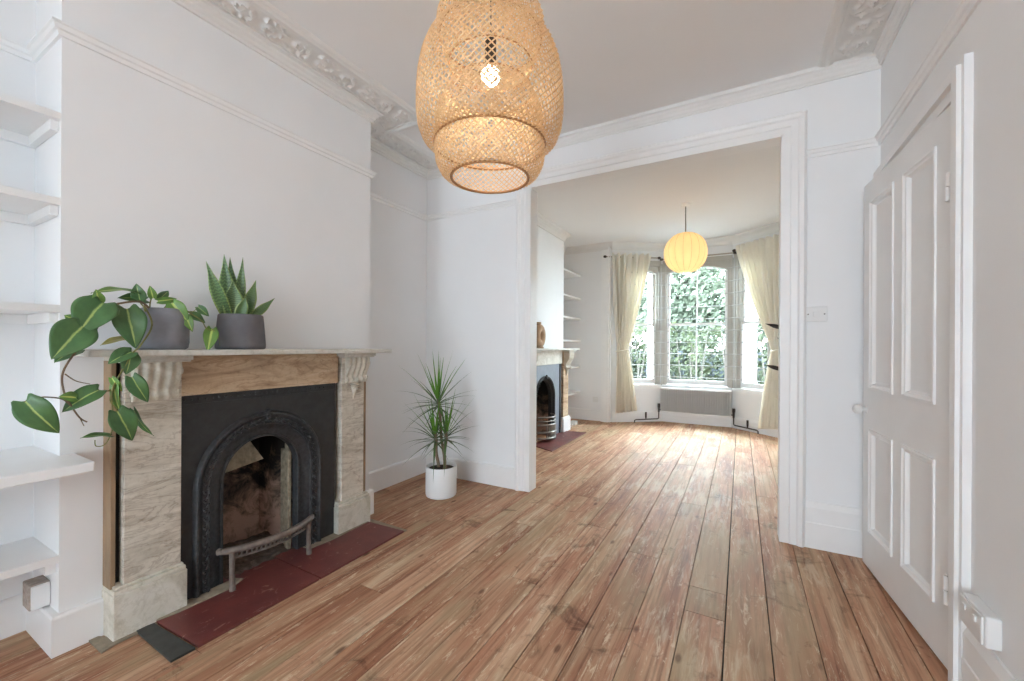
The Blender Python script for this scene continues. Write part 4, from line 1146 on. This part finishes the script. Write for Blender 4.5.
outer = [(0.165, 0.93), (0.19, 1.03), (0.196, 1.125)]
drum = [(0.184, 1.116), (0.208, 1.102), (0.230, 1.068), (0.248, 1.02), (0.259, 0.96), (0.263, 0.90), (0.263, 0.84), (0.257, 0.79), (0.242, 0.752), (0.220, 0.733), (0.200, 0.730)]
neck = [(0.050, 1.385), (0.09, 1.352), (0.125, 1.305), (0.152, 1.258), (0.178, 1.215), (0.193, 1.175), (0.193, 1.145), (0.184, 1.118), (0.170, 1.07), (0.15, 1.02)]
lower = [(0.150, 0.93), (0.185, 0.86), (0.197, 0.78), (0.199, 0.71), (0.194, 0.665), (0.178, 0.632), (0.158, 0.615), (0.140, 0.612)]
shade('outer_shade', drum, 68, 0.0042, [(0.184, 1.116, 0.003), (0.200, 0.730, 0.004)])
shade('neck_shade', neck, 48, 0.0040, [(0.050, 1.385, 0.004), (0.15, 1.02, 0.003)])
shade('lower_shade', lower, 56, 0.0040, [(0.140, 0.612, 0.005), (0.150, 0.93, 0.003)])
mb = MB(); mb.lathe([(0.0, -0.034)] + [(0.034 * math.sin(a), -0.034 * math.cos(a)) for a in [PI * k / 12 for k in range(1, 11)]] + [(0.015, 0.035)], (LX, LY, LZ + 0.985), 20); mb.build('bulb', 'bulb', lamp, smooth=True)
MB().tube([(LX, LY, LZ + 1.018), (LX, LY, LZ + 1.045), (LX, LY, LZ + 1.12)], [0.015, 0.021, 0.02], 14).build('lamp_holder', 'pipe', lamp, smooth=True, autosm=40)
MB().tube([(LX, LY, LZ + 1.12), (LX, LY, ZC - 0.02)], 0.0035, 8).build('flex', 'cable', lamp)
MB().lathe([(0.0, -0.045), (0.02, -0.045), (0.05, -0.02), (0.055, 0.0)], (LX, LY, ZC), 24).build('ceiling_rose', 'trim', lamp, smooth=True)

PXc, PYc, PZc = -0.545, 4.955, 2.205
lan = thing('paper_lantern', 'round cream ribbed lantern pendant glowing in the far room', 'pendant lamp', (0, 0, 0))
mb = MB(); NR = 16
def lanf(i, j):
    th = 2 * PI * i; ph = PI * (0.06 + 0.88 * j)
    crease = 1 - 0.030 * (1 - abs(math.sin(NR / 2 * th))) ** 2 * math.sin(ph)
    r = 0.226 * math.sin(ph) ** 0.86 * crease
    return (PXc + r * math.cos(th), PYc + r * math.sin(th), PZc + 0.222 * math.cos(ph))
mb.grid(lanf, NR * 8, 32)
lsh = mb.build('lantern_shade', 'paper', lan, smooth=True)
wm = MB()
for k in range(NR):
    th = 2 * PI * k / NR
    pts = []
    for j in range(15):
        ph = PI * (0.07 + 0.86 * j / 14); r = 0.226 * math.sin(ph) ** 0.86 * (1 - 0.030 * math.sin(ph)) + 0.001
        pts.append((PXc + r * math.cos(th), PYc + r * math.sin(th), PZc + 0.222 * math.cos(ph)))
    wm.tube(pts, 0.0013, 4)
wm.build('wire_rib', 'rim', lsh)
mb = MB(); mb.lathe([(0.0, -0.04)] + [(0.035 * math.sin(a), -0.04 * math.cos(a)) for a in [PI * k / 10 for k in range(1, 9)]] + [(0.013, 0.07)], (PXc, PYc, PZc), 20); mb.build('bulb', 'bulb2', lan, smooth=True)
MB().tube([(PXc, PYc, PZc + 0.07), (PXc, PYc, ZC - 0.02)], 0.006, 10).build('flex', 'cable', lan)
MB().lathe([(0.0, -0.03), (0.04, -0.028), (0.048, -0.01), (0.05, 0.0)], (PXc, PYc, ZC), 24).build('ceiling_rose', 'trim', lan, smooth=True)

# ------------------------------------------------------------------ donut vase on far mantel
vs = MB(); vc = Vector((-2.06, 4.37, 1.275))
pts = []
for k in range(33):
    a = 2 * PI * k / 32; pts.append((vc.x, vc.y + 0.085 * math.cos(a), vc.z + 0.10 * math.sin(a)))
n0 = len(vs.v); seg = 14
for k in range(32):
    a = 2 * PI * k / 32; rd = Vector((0, math.cos(a), math.sin(a)))
    for j in range(seg):
        b = 2 * PI * j / seg
        vs.v.append(tuple(vc + rd * (0.072 + 0.048 * math.cos(b)) + Vector((0.042 * math.sin(b), 0, rd.z * 0.02))))
for k in range(32):
    for j in range(seg):
        k2, j2 = (k + 1) % 32, (j + 1) % seg
        vs.face((n0 + k * seg + j, n0 + k * seg + j2, n0 + k2 * seg + j2, n0 + k2 * seg + j))
vt = thing('donut_vase', 'tan stoneware ring-shaped vase on the far room mantel', 'vase', (-2.06, 4.40, 1.13))
vs.build('ring_body', 'vase', vt, smooth=True)
mb = MB(); mb.lathe([(0.05, 0.0), (0.052, 0.01), (0.04, 0.03), (0.03, 0.04)], (vc.x, vc.y, 1.1305), 24); mb.lathe([(0.0, 0.0), (0.05, 0.0)], (vc.x, vc.y, 1.1306), 24)
mb.build('foot', 'vase', vt, smooth=True, autosm=40)
mb = MB(); mb.lathe([(0.034, 0.0), (0.028, 0.03), (0.032, 0.06), (0.027, 0.058), (0.02, 0.03)], (vc.x, vc.y - 0.025, 1.375), 24); mb.build('neck', 'vase', vt, smooth=True)

# ------------------------------------------------------------------ potted plants
def pot_mesh(c, prof):
    return MB().lathe(prof, c, 48)
# philodendron pot (wide rounded cement bowl)
pc = Vector((-2.085, 0.785, 1.1302))
ph = thing('potted_philodendron', 'trailing variegated philodendron in grey cement pot, vines spilling over the mantel', 'potted plant', tuple(pc))
prof = [(0.0, 0.0), (0.072, 0.0), (0.082, 0.008), (0.086, 0.03), (0.086, 0.10), (0.080, 0.14), (0.069, 0.165), (0.062, 0.168), (0.060, 0.160), (0.062, 0.145), (0.0, 0.145)]
prof = [(r * 1.03, z) for r, z in prof]
pot_mesh(pc, prof).build('pot', 'potdark', ph, smooth=True, autosm=45)
MB().lathe([(0.0, 0.152), (0.06, 0.15)], pc, 24).build('soil', 'soil', ph)

def heart(base, tip, width, X=None, curl=0.15, tilt=(0, 0), twist=0.0, fold=0.25):
    """heart-shaped leaf between base and tip; returns an MB"""
    base, tip = Vector(base), Vector(tip); ax = tip - base; Ln = ax.length; ax.normalize()
    view = (Vector((0, 0, EYE)) - (base + tip) / 2).normalized()
    nrm = (view + Vector((tilt[0], tilt[1], 0.35))).normalized()
    nrm = (nrm - ax * nrm.dot(ax)).normalized(); side = ax.cross(nrm).normalized()
    if twist:
        R = Matrix.Rotation(twist, 3, ax); nrm = R @ nrm; side = R @ side
    NU, NV = 16, 10
    def fn(i, j):
        # half-width profile of a heart leaf
        w = math.sin(PI * min(1, (i * 0.86 + 0.14)) ** 0.75) ** 0.85 if i < 1 else 0
        w = max(0.0, w) * width / 2
        s = (j - 0.5) * 2
        back = 0.16 * Ln * (abs(s) ** 1.2) * max(0, 1 - i * 4) * math.sin(PI * min(1, abs(s)))  # basal lobes
        p = base + ax * (i * Ln - back * 1.4)
        bow = curl * Ln * (i * i) - 0.04 * Ln * math.sin(PI * i)
        fo = fold * abs(s) * w + 0.02 * Ln * math.sin(i * 9 + s * 2) * abs(s)
        return p + side * (s * w) - nrm * bow + nrm * fo
    return MB().grid(fn, NU, NV, 0, uv=True)
def L(u0, v0, X0, u1, v1, X1, w, mat='philo', **k):
    a, b = onX(u0, v0, X0), onX(u1, v1, X1)
    o = heart(a, b, w, **k).build('leaf', mat, ph, smooth=True, solid=0.0008)
    return a
leaves = [
 (103, 303, -2.00, 78, 331, -1.95, 0.120, 'philo', dict(twist=0.1)),
 (83, 326, -1.97, 53, 357, -1.93, 0.112, 'philo', dict(twist=-0.1)),
 (127, 309, -2.0, 136, 347, -1.955, 0.098, 'philo', dict()),
 (137, 293, -2.06, 93, 287, -2.00, 0.048, 'philo2', dict(twist=0.9)),
 (132, 352, -1.955, 108, 362, -1.94, 0.062, 'philo', dict(twist=0.3)),
 (131, 354, -1.955, 127, 374, -1.94, 0.060, 'philo', dict(twist=-0.3)),
 (132, 377, -1.94, 148, 403, -1.93, 0.058, 'philo', dict(twist=0.2)),
 (99, 390, -1.95, 61, 410, -1.94, 0.070, 'philo', dict(twist=0.25)),
 (25, 401, -1.96, 58, 434, -1.93, 0.085, 'philo', dict(twist=0.35)),
 (117, 411, -1.94, 134, 441, -1.93, 0.078, 'philo', dict(twist=-0.1)),
 (110, 436, -1.94, 82, 435, -1.93, 0.036, 'philo', dict(twist=0.8)),
 (134, 410, -1.95, 150, 438, -1.935, 0.028, 'philo', dict(twist=0.9)),
 (115, 383, -1.95, 117, 413, -1.94, 0.034, 'philo2', dict(twist=0.7)),
 (153, 298, -2.05, 150, 286, -2.04, 0.030, 'philo2', dict()),
 (158, 301, -2.06, 177, 299, -2.04, 0.030, 'philo2', dict(twist=0.5)),
 (172, 303, -2.04, 188, 322, -2.0, 0.062, 'philo2', dict(twist=0.2)),
 (190, 314, -2.02, 206, 322, -2.0, 0.042, 'philo', dict(twist=-0.3)),
 (186, 316, -2.02, 192, 331, -1.99, 0.038, 'philo2', dict(twist=0.2)),
 (198, 307, -2.02, 209, 316, -2.0, 0.034, 'philo', dict(twist=0.1)),
 (212, 329, -2.0, 208, 350, -1.965, 0.055, 'philo2', dict(twist=-0.1)),
 (98, 303, -2.02, 97, 290, -2.0, 0.040, 'philo2', dict(twist=0.4)),
 (78, 350, -2.0, 54, 360, -1.97, 0.060, 'philo', dict(twist=0.5)),
 (129, 339, -2.0, 101, 342, -1.975, 0.040, 'philo3', dict(twist=0.7)),
 (90, 326, -2.04, 66, 316, -2.02, 0.070, 'philo2', dict(twist=-0.3)),
 (140, 300, -2.06, 136, 284, -2.05, 0.048, 'philo', dict(twist=-0.2)),
 (76, 398, -1.95, 60, 396, -1.94, 0.040, 'philo2', dict(twist=0.2)),
 (146, 300, -2.08, 120, 296, -2.05, 0.050, 'philo', dict(twist=0.3)),
 (112, 378, -1.945, 122, 392, -1.94, 0.026, 'philo2', dict(twist=0.4)),
 (158, 300, -2.1, 170, 290, -2.12, 0.034, 'philo', dict(twist=0.3)),
]
for (u0, v0, X0, u1, v1, X1, w, mt, kw) in leaves: L(u0, v0, X0, u1, v1, X1, w, mt, **kw)
def vine(pts, r0, r1, mat='stem'):
    P = [onX(*p) for p in pts]
    # smooth with Catmull-Rom
    out = []
    for i in range(len(P) - 1):
        a, b, c, d = P[max(i - 1, 0)], P[i], P[i + 1], P[min(i + 2, len(P) - 1)]
        for k in range(6):
            t = k / 6
            out.append(0.5 * ((2 * b) + (-a + c) * t + (2 * a - 5 * b + 4 * c - d) * t * t + (-a + 3 * b - 3 * c + d) * t ** 3))
    out.append(P[-1]); n = len(out)
    MB().tube(out, [r0 + (r1 - r0) * k / (n - 1) for k in range(n)], 7).build('stem', mat, ph, smooth=True)
vine([(156, 318, -2.08), (143, 303, -2.03), (122, 303, -2.01), (103, 310, -2.0), (97, 328, -1.98), (78, 349, -1.965), (63, 372, -1.955), (64, 392, -1.95), (72, 407, -1.945), (80, 418, -1.94), (87, 422, -1.94)], 0.0042, 0.0022, 'twig')
vine([(148, 320, -2.08), (144, 306, -2.02), (152, 325, -1.975), (140, 346, -1.955), (133, 353, -1.95), (118, 378, -1.945), (112, 392, -1.94), (113, 414, -1.94)], 0.0036, 0.0022)
vine([(80, 418, -1.94), (84, 426, -1.94)], 0.0018, 0.001, 'twig')
vine([(65, 374, -1.955), (76, 381, -1.95), (90, 384, -1.95)], 0.0022, 0.0012, 'twig')
vine([(70, 405, -1.945), (62, 399, -1.95), (45, 397, -1.955), (32, 399, -1.96), (24, 402, -1.96)], 0.0026, 0.0018, 'twig')
vine([(118, 387, -1.945), (108, 391, -1.95), (98, 390, -1.95)], 0.0022, 0.0016)
vine([(116, 385, -1.945), (110, 400, -1.94), (117, 412, -1.94), (110, 436, -1.94), (104, 445, -1.935), (96, 446, -1.935), (95, 440, -1.935)], 0.0022, 0.0014)
vine([(158, 318, -2.08), (172, 301, -2.05), (188, 312, -2.02), (201, 320, -2.0), (206, 328, -1.995), (212, 331, -1.99)], 0.0030, 0.0016)
vine([(150, 318, -2.08), (150, 304, -2.06), (152, 297, -2.05)], 0.003, 0.002)
vine([(152, 318, -2.09), (140, 302, -2.07), (136, 293, -2.06)], 0.003, 0.002)
vine([(160, 318, -2.08), (172, 302, -2.06), (190, 312, -2.02), (198, 307, -2.02)], 0.0022, 0.0012)
vine([(212, 329, -1.99), (218, 336, -1.985), (220, 346, -1.98)], 0.0018, 0.001)

# snake plant
pc2 = Vector((-2.075, 1.085, 1.1302))
sn = thing('potted_snake_plant', 'snake plant with upright pointed leaves in charcoal cement pot on mantel', 'potted plant', tuple(pc2))
prof = [(0.0, 0.0), (0.086, 0.0), (0.092, 0.006), (0.093, 0.02), (0.088, 0.10), (0.083, 0.158), (0.080, 0.163), (0.072, 0.163), (0.071, 0.155), (0.075, 0.148), (0.0, 0.148)]
prof = [(r * 1.1, z * 1.0) for r, z in prof]
pot_mesh(pc2, prof).build('pot', 'potdark2', sn, smooth=True, autosm=45)
MB().lathe([(0.0, 0.152), (0.085, 0.15)], pc2, 24).build('soil', 'soil', sn)
def blade(base, tip, width, bend, mat, parent, fold=0.35, nm='leaf'):
    base, tip = Vector(base), Vector(tip); ax = (tip - base); Ln = ax.length; ax.normalize()
    out = Vector((tip.x - base.x, tip.y - base.y, 0)); 
    view = (Vector((0, 0, EYE)) - base).normalized(); view.z = 0
    nrm = (view + out * 2).normalized(); nrm = (nrm - ax * nrm.dot(ax)).normalized(); side = ax.cross(nrm)
    def fn(i, j):
        w = width / 2 * (0.62 + 0.5 * math.sin(PI * min(1, i * 1.15 + 0.05))) * (1 - max(0, (i - 0.55) / 0.45) ** 1.6)
        s = (j - 0.5) * 2
        return base + ax * (i * Ln) + side * (s * w) + nrm * (abs(s) * w * fold) - nrm * bend * Ln * math.sin(PI * i)
    return MB().grid(fn, 16, 6, 0, uv=True).build(nm, mat, parent, smooth=True, solid=0.002)
for (bu, bv, bX, tu, tv, tX, w, bd) in ((224, 316, -2.08, 206, 261, -2.05, 0.050, -0.05), (229, 316, -2.09, 224, 254, -2.10, 0.056, 0.03), (233, 316, -2.10, 230, 257, -2.12, 0.05, 0.03),
        (234, 316, -2.06, 233, 280, -2.04, 0.075, 0.02), (238, 316, -2.09, 243, 257, -2.08, 0.040, 0.04), (243, 316, -2.08, 256, 280, -2.05, 0.050, -0.05),
        (246, 317, -2.07, 275, 298, -2.04, 0.036, -0.06), (238, 316, -2.03, 246, 296, -2.0, 0.045, 0.02)):
    b_ = onX(bu, bv, bX); t_ = onX(tu, tv, tX)
    dx = (Vector((b_.x, b_.y)) - Vector((pc2.x, pc2.y)))
    if dx.length > 0.05:
        dx = dx.normalized() * 0.05; b_.x, b_.y = pc2.x + dx.x, pc2.y + dx.y
    b_.z = 1.265
    blade(b_, t_, w * 1.0, bd, 'snake', sn)

# dracaena
dc = Vector((-2.02, 2.52, 0.0))
dr = thing('potted_dracaena', 'dracaena with three spiky rosettes in white cylinder pot on floor', 'potted plant', tuple(dc))
prof = [(0.0, 0.0), (0.104, 0.0), (0.114, 0.006), (0.118, 0.02), (0.119, 0.225), (0.116, 0.23), (0.108, 0.228), (0.107, 0.205), (0.0, 0.205)]
pot_mesh(dc, prof).build('pot', 'potwhite', dr, smooth=True, autosm=40)
MB().lathe([(0.0, 0.212), (0.10, 0.207)], dc, 24).build('soil', 'soil', dr)
canes = [((-0.035, 0.02), onY(438, 398, 2.50), 0.011), ((-0.02, -0.03), onY(435, 433, 2.46), 0.009), ((0.04, 0.0), onY(446, 431, 2.50), 0.010)]
def cane(a, b, r):
    a, b = Vector(a), Vector(b); pts = [a.lerp(b, k / 10) + Vector((0.006 * math.sin(k * 0.9), 0.004 * math.cos(k), 0)) for k in range(11)]
    MB().tube(pts, r, 9).build('cane', 'trunk', dr, smooth=True)
t1, t2, t3 = canes[0][1], canes[1][1], canes[2][1]
cane((dc.x - 0.03, dc.y, 0.2), t2, 0.0125)
cane((dc.x + 0.035, dc.y - 0.01, 0.2), t3, 0.0125)
cane(onY(441.5, 470, 2.50), t1, 0.012) if False else cane((dc.x + 0.012, dc.y + 0.03, 0.2), t1, 0.011)
def rosette(c, n, Lm, mat, seed, up=1.0):
    rnd = random.Random(seed); mb = MB()
    for k in range(n):
        az = k * 2.39996 + rnd.uniform(-.2, .2); f = k / n
        el = math.radians(80 - 102 * f * up + rnd.uniform(-6, 6))
        Ln = Lm * rnd.uniform(0.75, 1.05) * (0.62 + 0.38 * math.sin(PI * min(1, f + 0.25)))
        w = 0.0135 * rnd.uniform(0.8, 1.1); d = Vector((math.cos(az) * math.cos(el), math.sin(az) * math.cos(el), math.sin(el)))
        h = Vector((-math.sin(az), math.cos(az), 0)); base = Vector(c) + Vector((0, 0, -0.02 - 0.05 * f))
        droop = (0.03 + 0.50 * f) * Ln * rnd.uniform(.6, 1.2)
        nn = h.cross(d).normalized()
        def fn(i, j):
            s = (j - 0.5) * 2; ww = w / 2 * (0.75 + 0.5 * math.sin(PI * min(1, i * 1.6))) * (1 - i ** 2.2)
            return base + d * (Ln * i) + h * (s * ww) + nn * abs(s) * ww * 0.5 + Vector((0, 0, -droop * i ** 2))
        mb.grid(fn, 9, 2, 0 if f > 0.3 else 1, uv=True)
    return mb.build('rosette', ['drac', 'drac2'], dr, smooth=True)
rosette(t1, 44, 0.47, 'drac', 3)
rosette(t2, 32, 0.43, 'drac', 5)
rosette(t3, 32, 0.42, 'drac', 8)

# tall plant behind the dividing wall whose leaf tips show past the casing
tp = thing('potted_rubber_plant', 'dark leaved plant mostly hidden behind the casing beside the wide curtain', 'potted plant', (0.50, 4.6, 0))
MB().lathe([(0.0, 0), (0.11, 0), (0.13, 0.22), (0.12, 0.22), (0.11, 0.2), (0, 0.2)], (0.50, 4.6, 0), 30).build('pot', 'potdark', tp, smooth=True, autosm=40)
MB().tube([(0.50, 4.6, 0.2), (0.42, 4.61, 0.6), (0.37, 4.60, 0.93), (0.36, 4.6, 1.3), (0.35, 4.6, 1.45)], 0.009, 8).build('stem', 'trunk', tp, smooth=True)
for (z, az, l) in ((0.94, 3.25, 0.17), (1.33, 3.2, 0.16), (0.72, 0.5, 0.12), (1.1, 5.2, 0.17), (1.43, 1.2, 0.15), (1.2, 1.9, 0.16)):
    b_ = Vector((0.36 if z > 0.8 else 0.41, 4.6, z)); blade(b_, b_ + Vector((math.cos(az) * l, math.sin(az) * l, 0.05)), 0.034, 0.05, MT['pipe'], tp)

# ------------------------------------------------------------------ outdoors
o = MB().box((-14, 7.3, -0.55), (12, 30, -0.5)).build('garden_ground', 'ground'); struct(o)
o = MB().box((-9, 11.9, -0.5), (6, 12.1, 1.05)).build('garden_wall', 'greywall'); struct(o, 'low grey garden wall outside the bay', 'wall')
def leafcloud(mb, c, rad, n, size, seed, zmin=None):
    rnd = random.Random(seed)
    for _ in range(n):
        while True:
            p = Vector((rnd.uniform(-1, 1), rnd.uniform(-1, 1), rnd.uniform(-1, 1)))
            if p.length <= 1: break
        p = Vector((c[0] + p.x * rad[0], c[1] + p.y * rad[1], c[2] + p.z * rad[2]))
        a = Vector((rnd.gauss(0, 1), rnd.gauss(0, 1), rnd.gauss(0, 1))).normalized(); b = a.orthogonal().normalized(); s_ = size * rnd.uniform(.6, 1.3)
        n0 = len(mb.v); b2 = a.cross(b)
        mb.v += [tuple(p - b * s_), tuple(p + b2 * s_ * .5), tuple(p + b * s_), tuple(p - b2 * s_ * .5)]
        mb.face((n0, n0 + 1, n0 + 2, n0 + 3))
tr_specs = [((-1.55, 14.2), 1.6, 3.5, 'tree outside with pale crown seen through middle panes above meeting rail'), ((-5.0, 17.2), 1.8, 4.3, 'tree outside seen through the bay window nearest the shelves'), ((2.0, 15.4), 1.75, 3.5, 'tree outside behind the bay window beside the wide curtain')]
for k, ((x, y), r, h, lab) in enumerate(tr_specs):
    t = thing('garden_tree', lab, 'tree', (x, y, -0.5), 'pale green trees beyond the hedge')
    MB().tube([(x, y, -0.5), (x + 0.1, y, 1.2), (x - 0.1, y, 2.4), (x, y, h)], [0.16, 0.13, 0.10, 0.04], 10).build('trunk', 'bark', t, smooth=True)
    mb = MB(); leafcloud(mb, (x, y, h * 0.72), (r, 1.3, h * 0.45), 6500, 0.115, 11 + k); mb.build('crown', 'leafA', t)
rnd = random.Random(4)
mb = MB(); mbs = MB()
for k in range(14):
    leafcloud(mb, (-7.2 + k * 0.85, 11.0, 0.75), (0.75, 0.35, 1.05), 700, 0.085, 900 + k)
for k in range(110):
    x = -6 + 9.5 * rnd.random(); y = 10.0 + rnd.uniform(-.25, .25); ht = rnd.uniform(0.9, 1.7)
    mbs.tube([(x, y, -0.5), (x + rnd.uniform(-.06, .06), y, 0.3), (x + rnd.uniform(-.15, .15), y, ht)], [0.030, 0.026, 0.012], 6)
    leafcloud(mb, (x, y, ht), (0.22, 0.2, 0.25), 24, 0.06, k + 50); leafcloud(mb, (x, y, ht * .45), (0.25, 0.2, 0.5), 34, 0.05, k + 500)
hd = mb.build('garden_hedge', 'leafB'); tag(hd, 'leggy green hedge of upright stems outside the lower panes', 'hedge', kind='stuff')
mbs.build('stems', 'bark', hd)['kind'] = 'stuff'
# white rendered bay returns of the house next door, seen through the side panes
for (p, w, lab) in (((-1.53, 8.3), 0.13, 'bright white rendered pier outside the pane beside narrower curtain'), ((0.14, 8.3), 0.20, 'bright white rendered wall end outside the pane beside wide curtain')):
    o = MB().box((p[0] - w / 2, p[1], -0.5), (p[0] + w / 2, p[1] + 0.3, 2.75)).build('rendered_pier', 'extwhite'); tag(o, lab, 'pier', 'white piers outside the bay')

for nm, a, b in (('sky_block_behind', (-3.2, YR - 1.3, -0.5), (1.6, YR - 1.1, 3.4)), ('sky_block_side', (XR + 1.3, YR - 1.3, -0.5), (XR + 1.5, 0.4, 3.4)), ('sky_block_top', (-3.2, YR - 1.3, 3.4), (XR + 1.5, 0.4, 3.5)),
                 ('sky_block_left', (-3.4, YR - 1.3, -0.5), (-3.2, YR, 3.4)), ('sky_block_end', (XR + T, 0.2, -0.5), (XR + 1.5, 0.4, 3.4)), ('sky_block_base', (-3.4, YR - 1.3, -0.6), (XR + 1.5, 0.4, -0.5))):
    struct(MB().box(a, b).build(nm, 'extwhite'))  # unseen enclosure added to keep open sky out of the two added windows
# ------------------------------------------------------------------ light
w = bpy.data.worlds.new('sky'); sc.world = w; w.use_nodes = True
bg = w.node_tree.nodes['Background']; bg.inputs['Color'].default_value = (0.76, 0.89, 1.0, 1); bg.inputs['Strength'].default_value = 36.0
def area(name, loc, size, rot, power, col=(1, 1, 1), portal=False):
    l = bpy.data.lights.new(name, 'AREA'); l.shape = 'RECTANGLE'; l.size, l.size_y = size; l.energy = power; l.color = col
    if portal: l.cycles.is_portal = True
    o = bpy.data.objects.new(name, l); COL.objects.link(o); o.location = loc; o.rotation_euler = rot
    return o
area('bay_daylight', (-0.59, 7.15, 1.45), (2.4, 2.0), (PI / 2, 0, 0), 0, portal=True).rotation_euler = (-PI / 2, 0, 0)
area('rear_fill_light', (-0.9, YR - 0.3, 1.4), (1.7, 2.1), (PI / 2, 0, 0), 215, (0.72, 0.87, 1.0))  # fill lamp added outside the rear window to brighten the front room
area('side_fill_light', (XR + 0.2, -4.2, 1.4), (2.0, 2.1), (PI / 2, 0, PI / 2), 132, (0.72, 0.87, 1.0))  # second added fill lamp, shining in from the right behind the camera
def point(name, loc, power, col, r):
    l = bpy.data.lights.new(name, 'POINT'); l.energy = power; l.color = col; l.shadow_soft_size = r
    o = bpy.data.objects.new(name, l); COL.objects.link(o); o.location = loc
point('woven_lamp_light', (LX, LY, LZ + 0.93), 1.8, (1, 0.90, 0.72), 0.03)
point('lantern_light', (PXc, PYc, PZc - 0.06), 2, (1, 0.84, 0.58), 0.03)
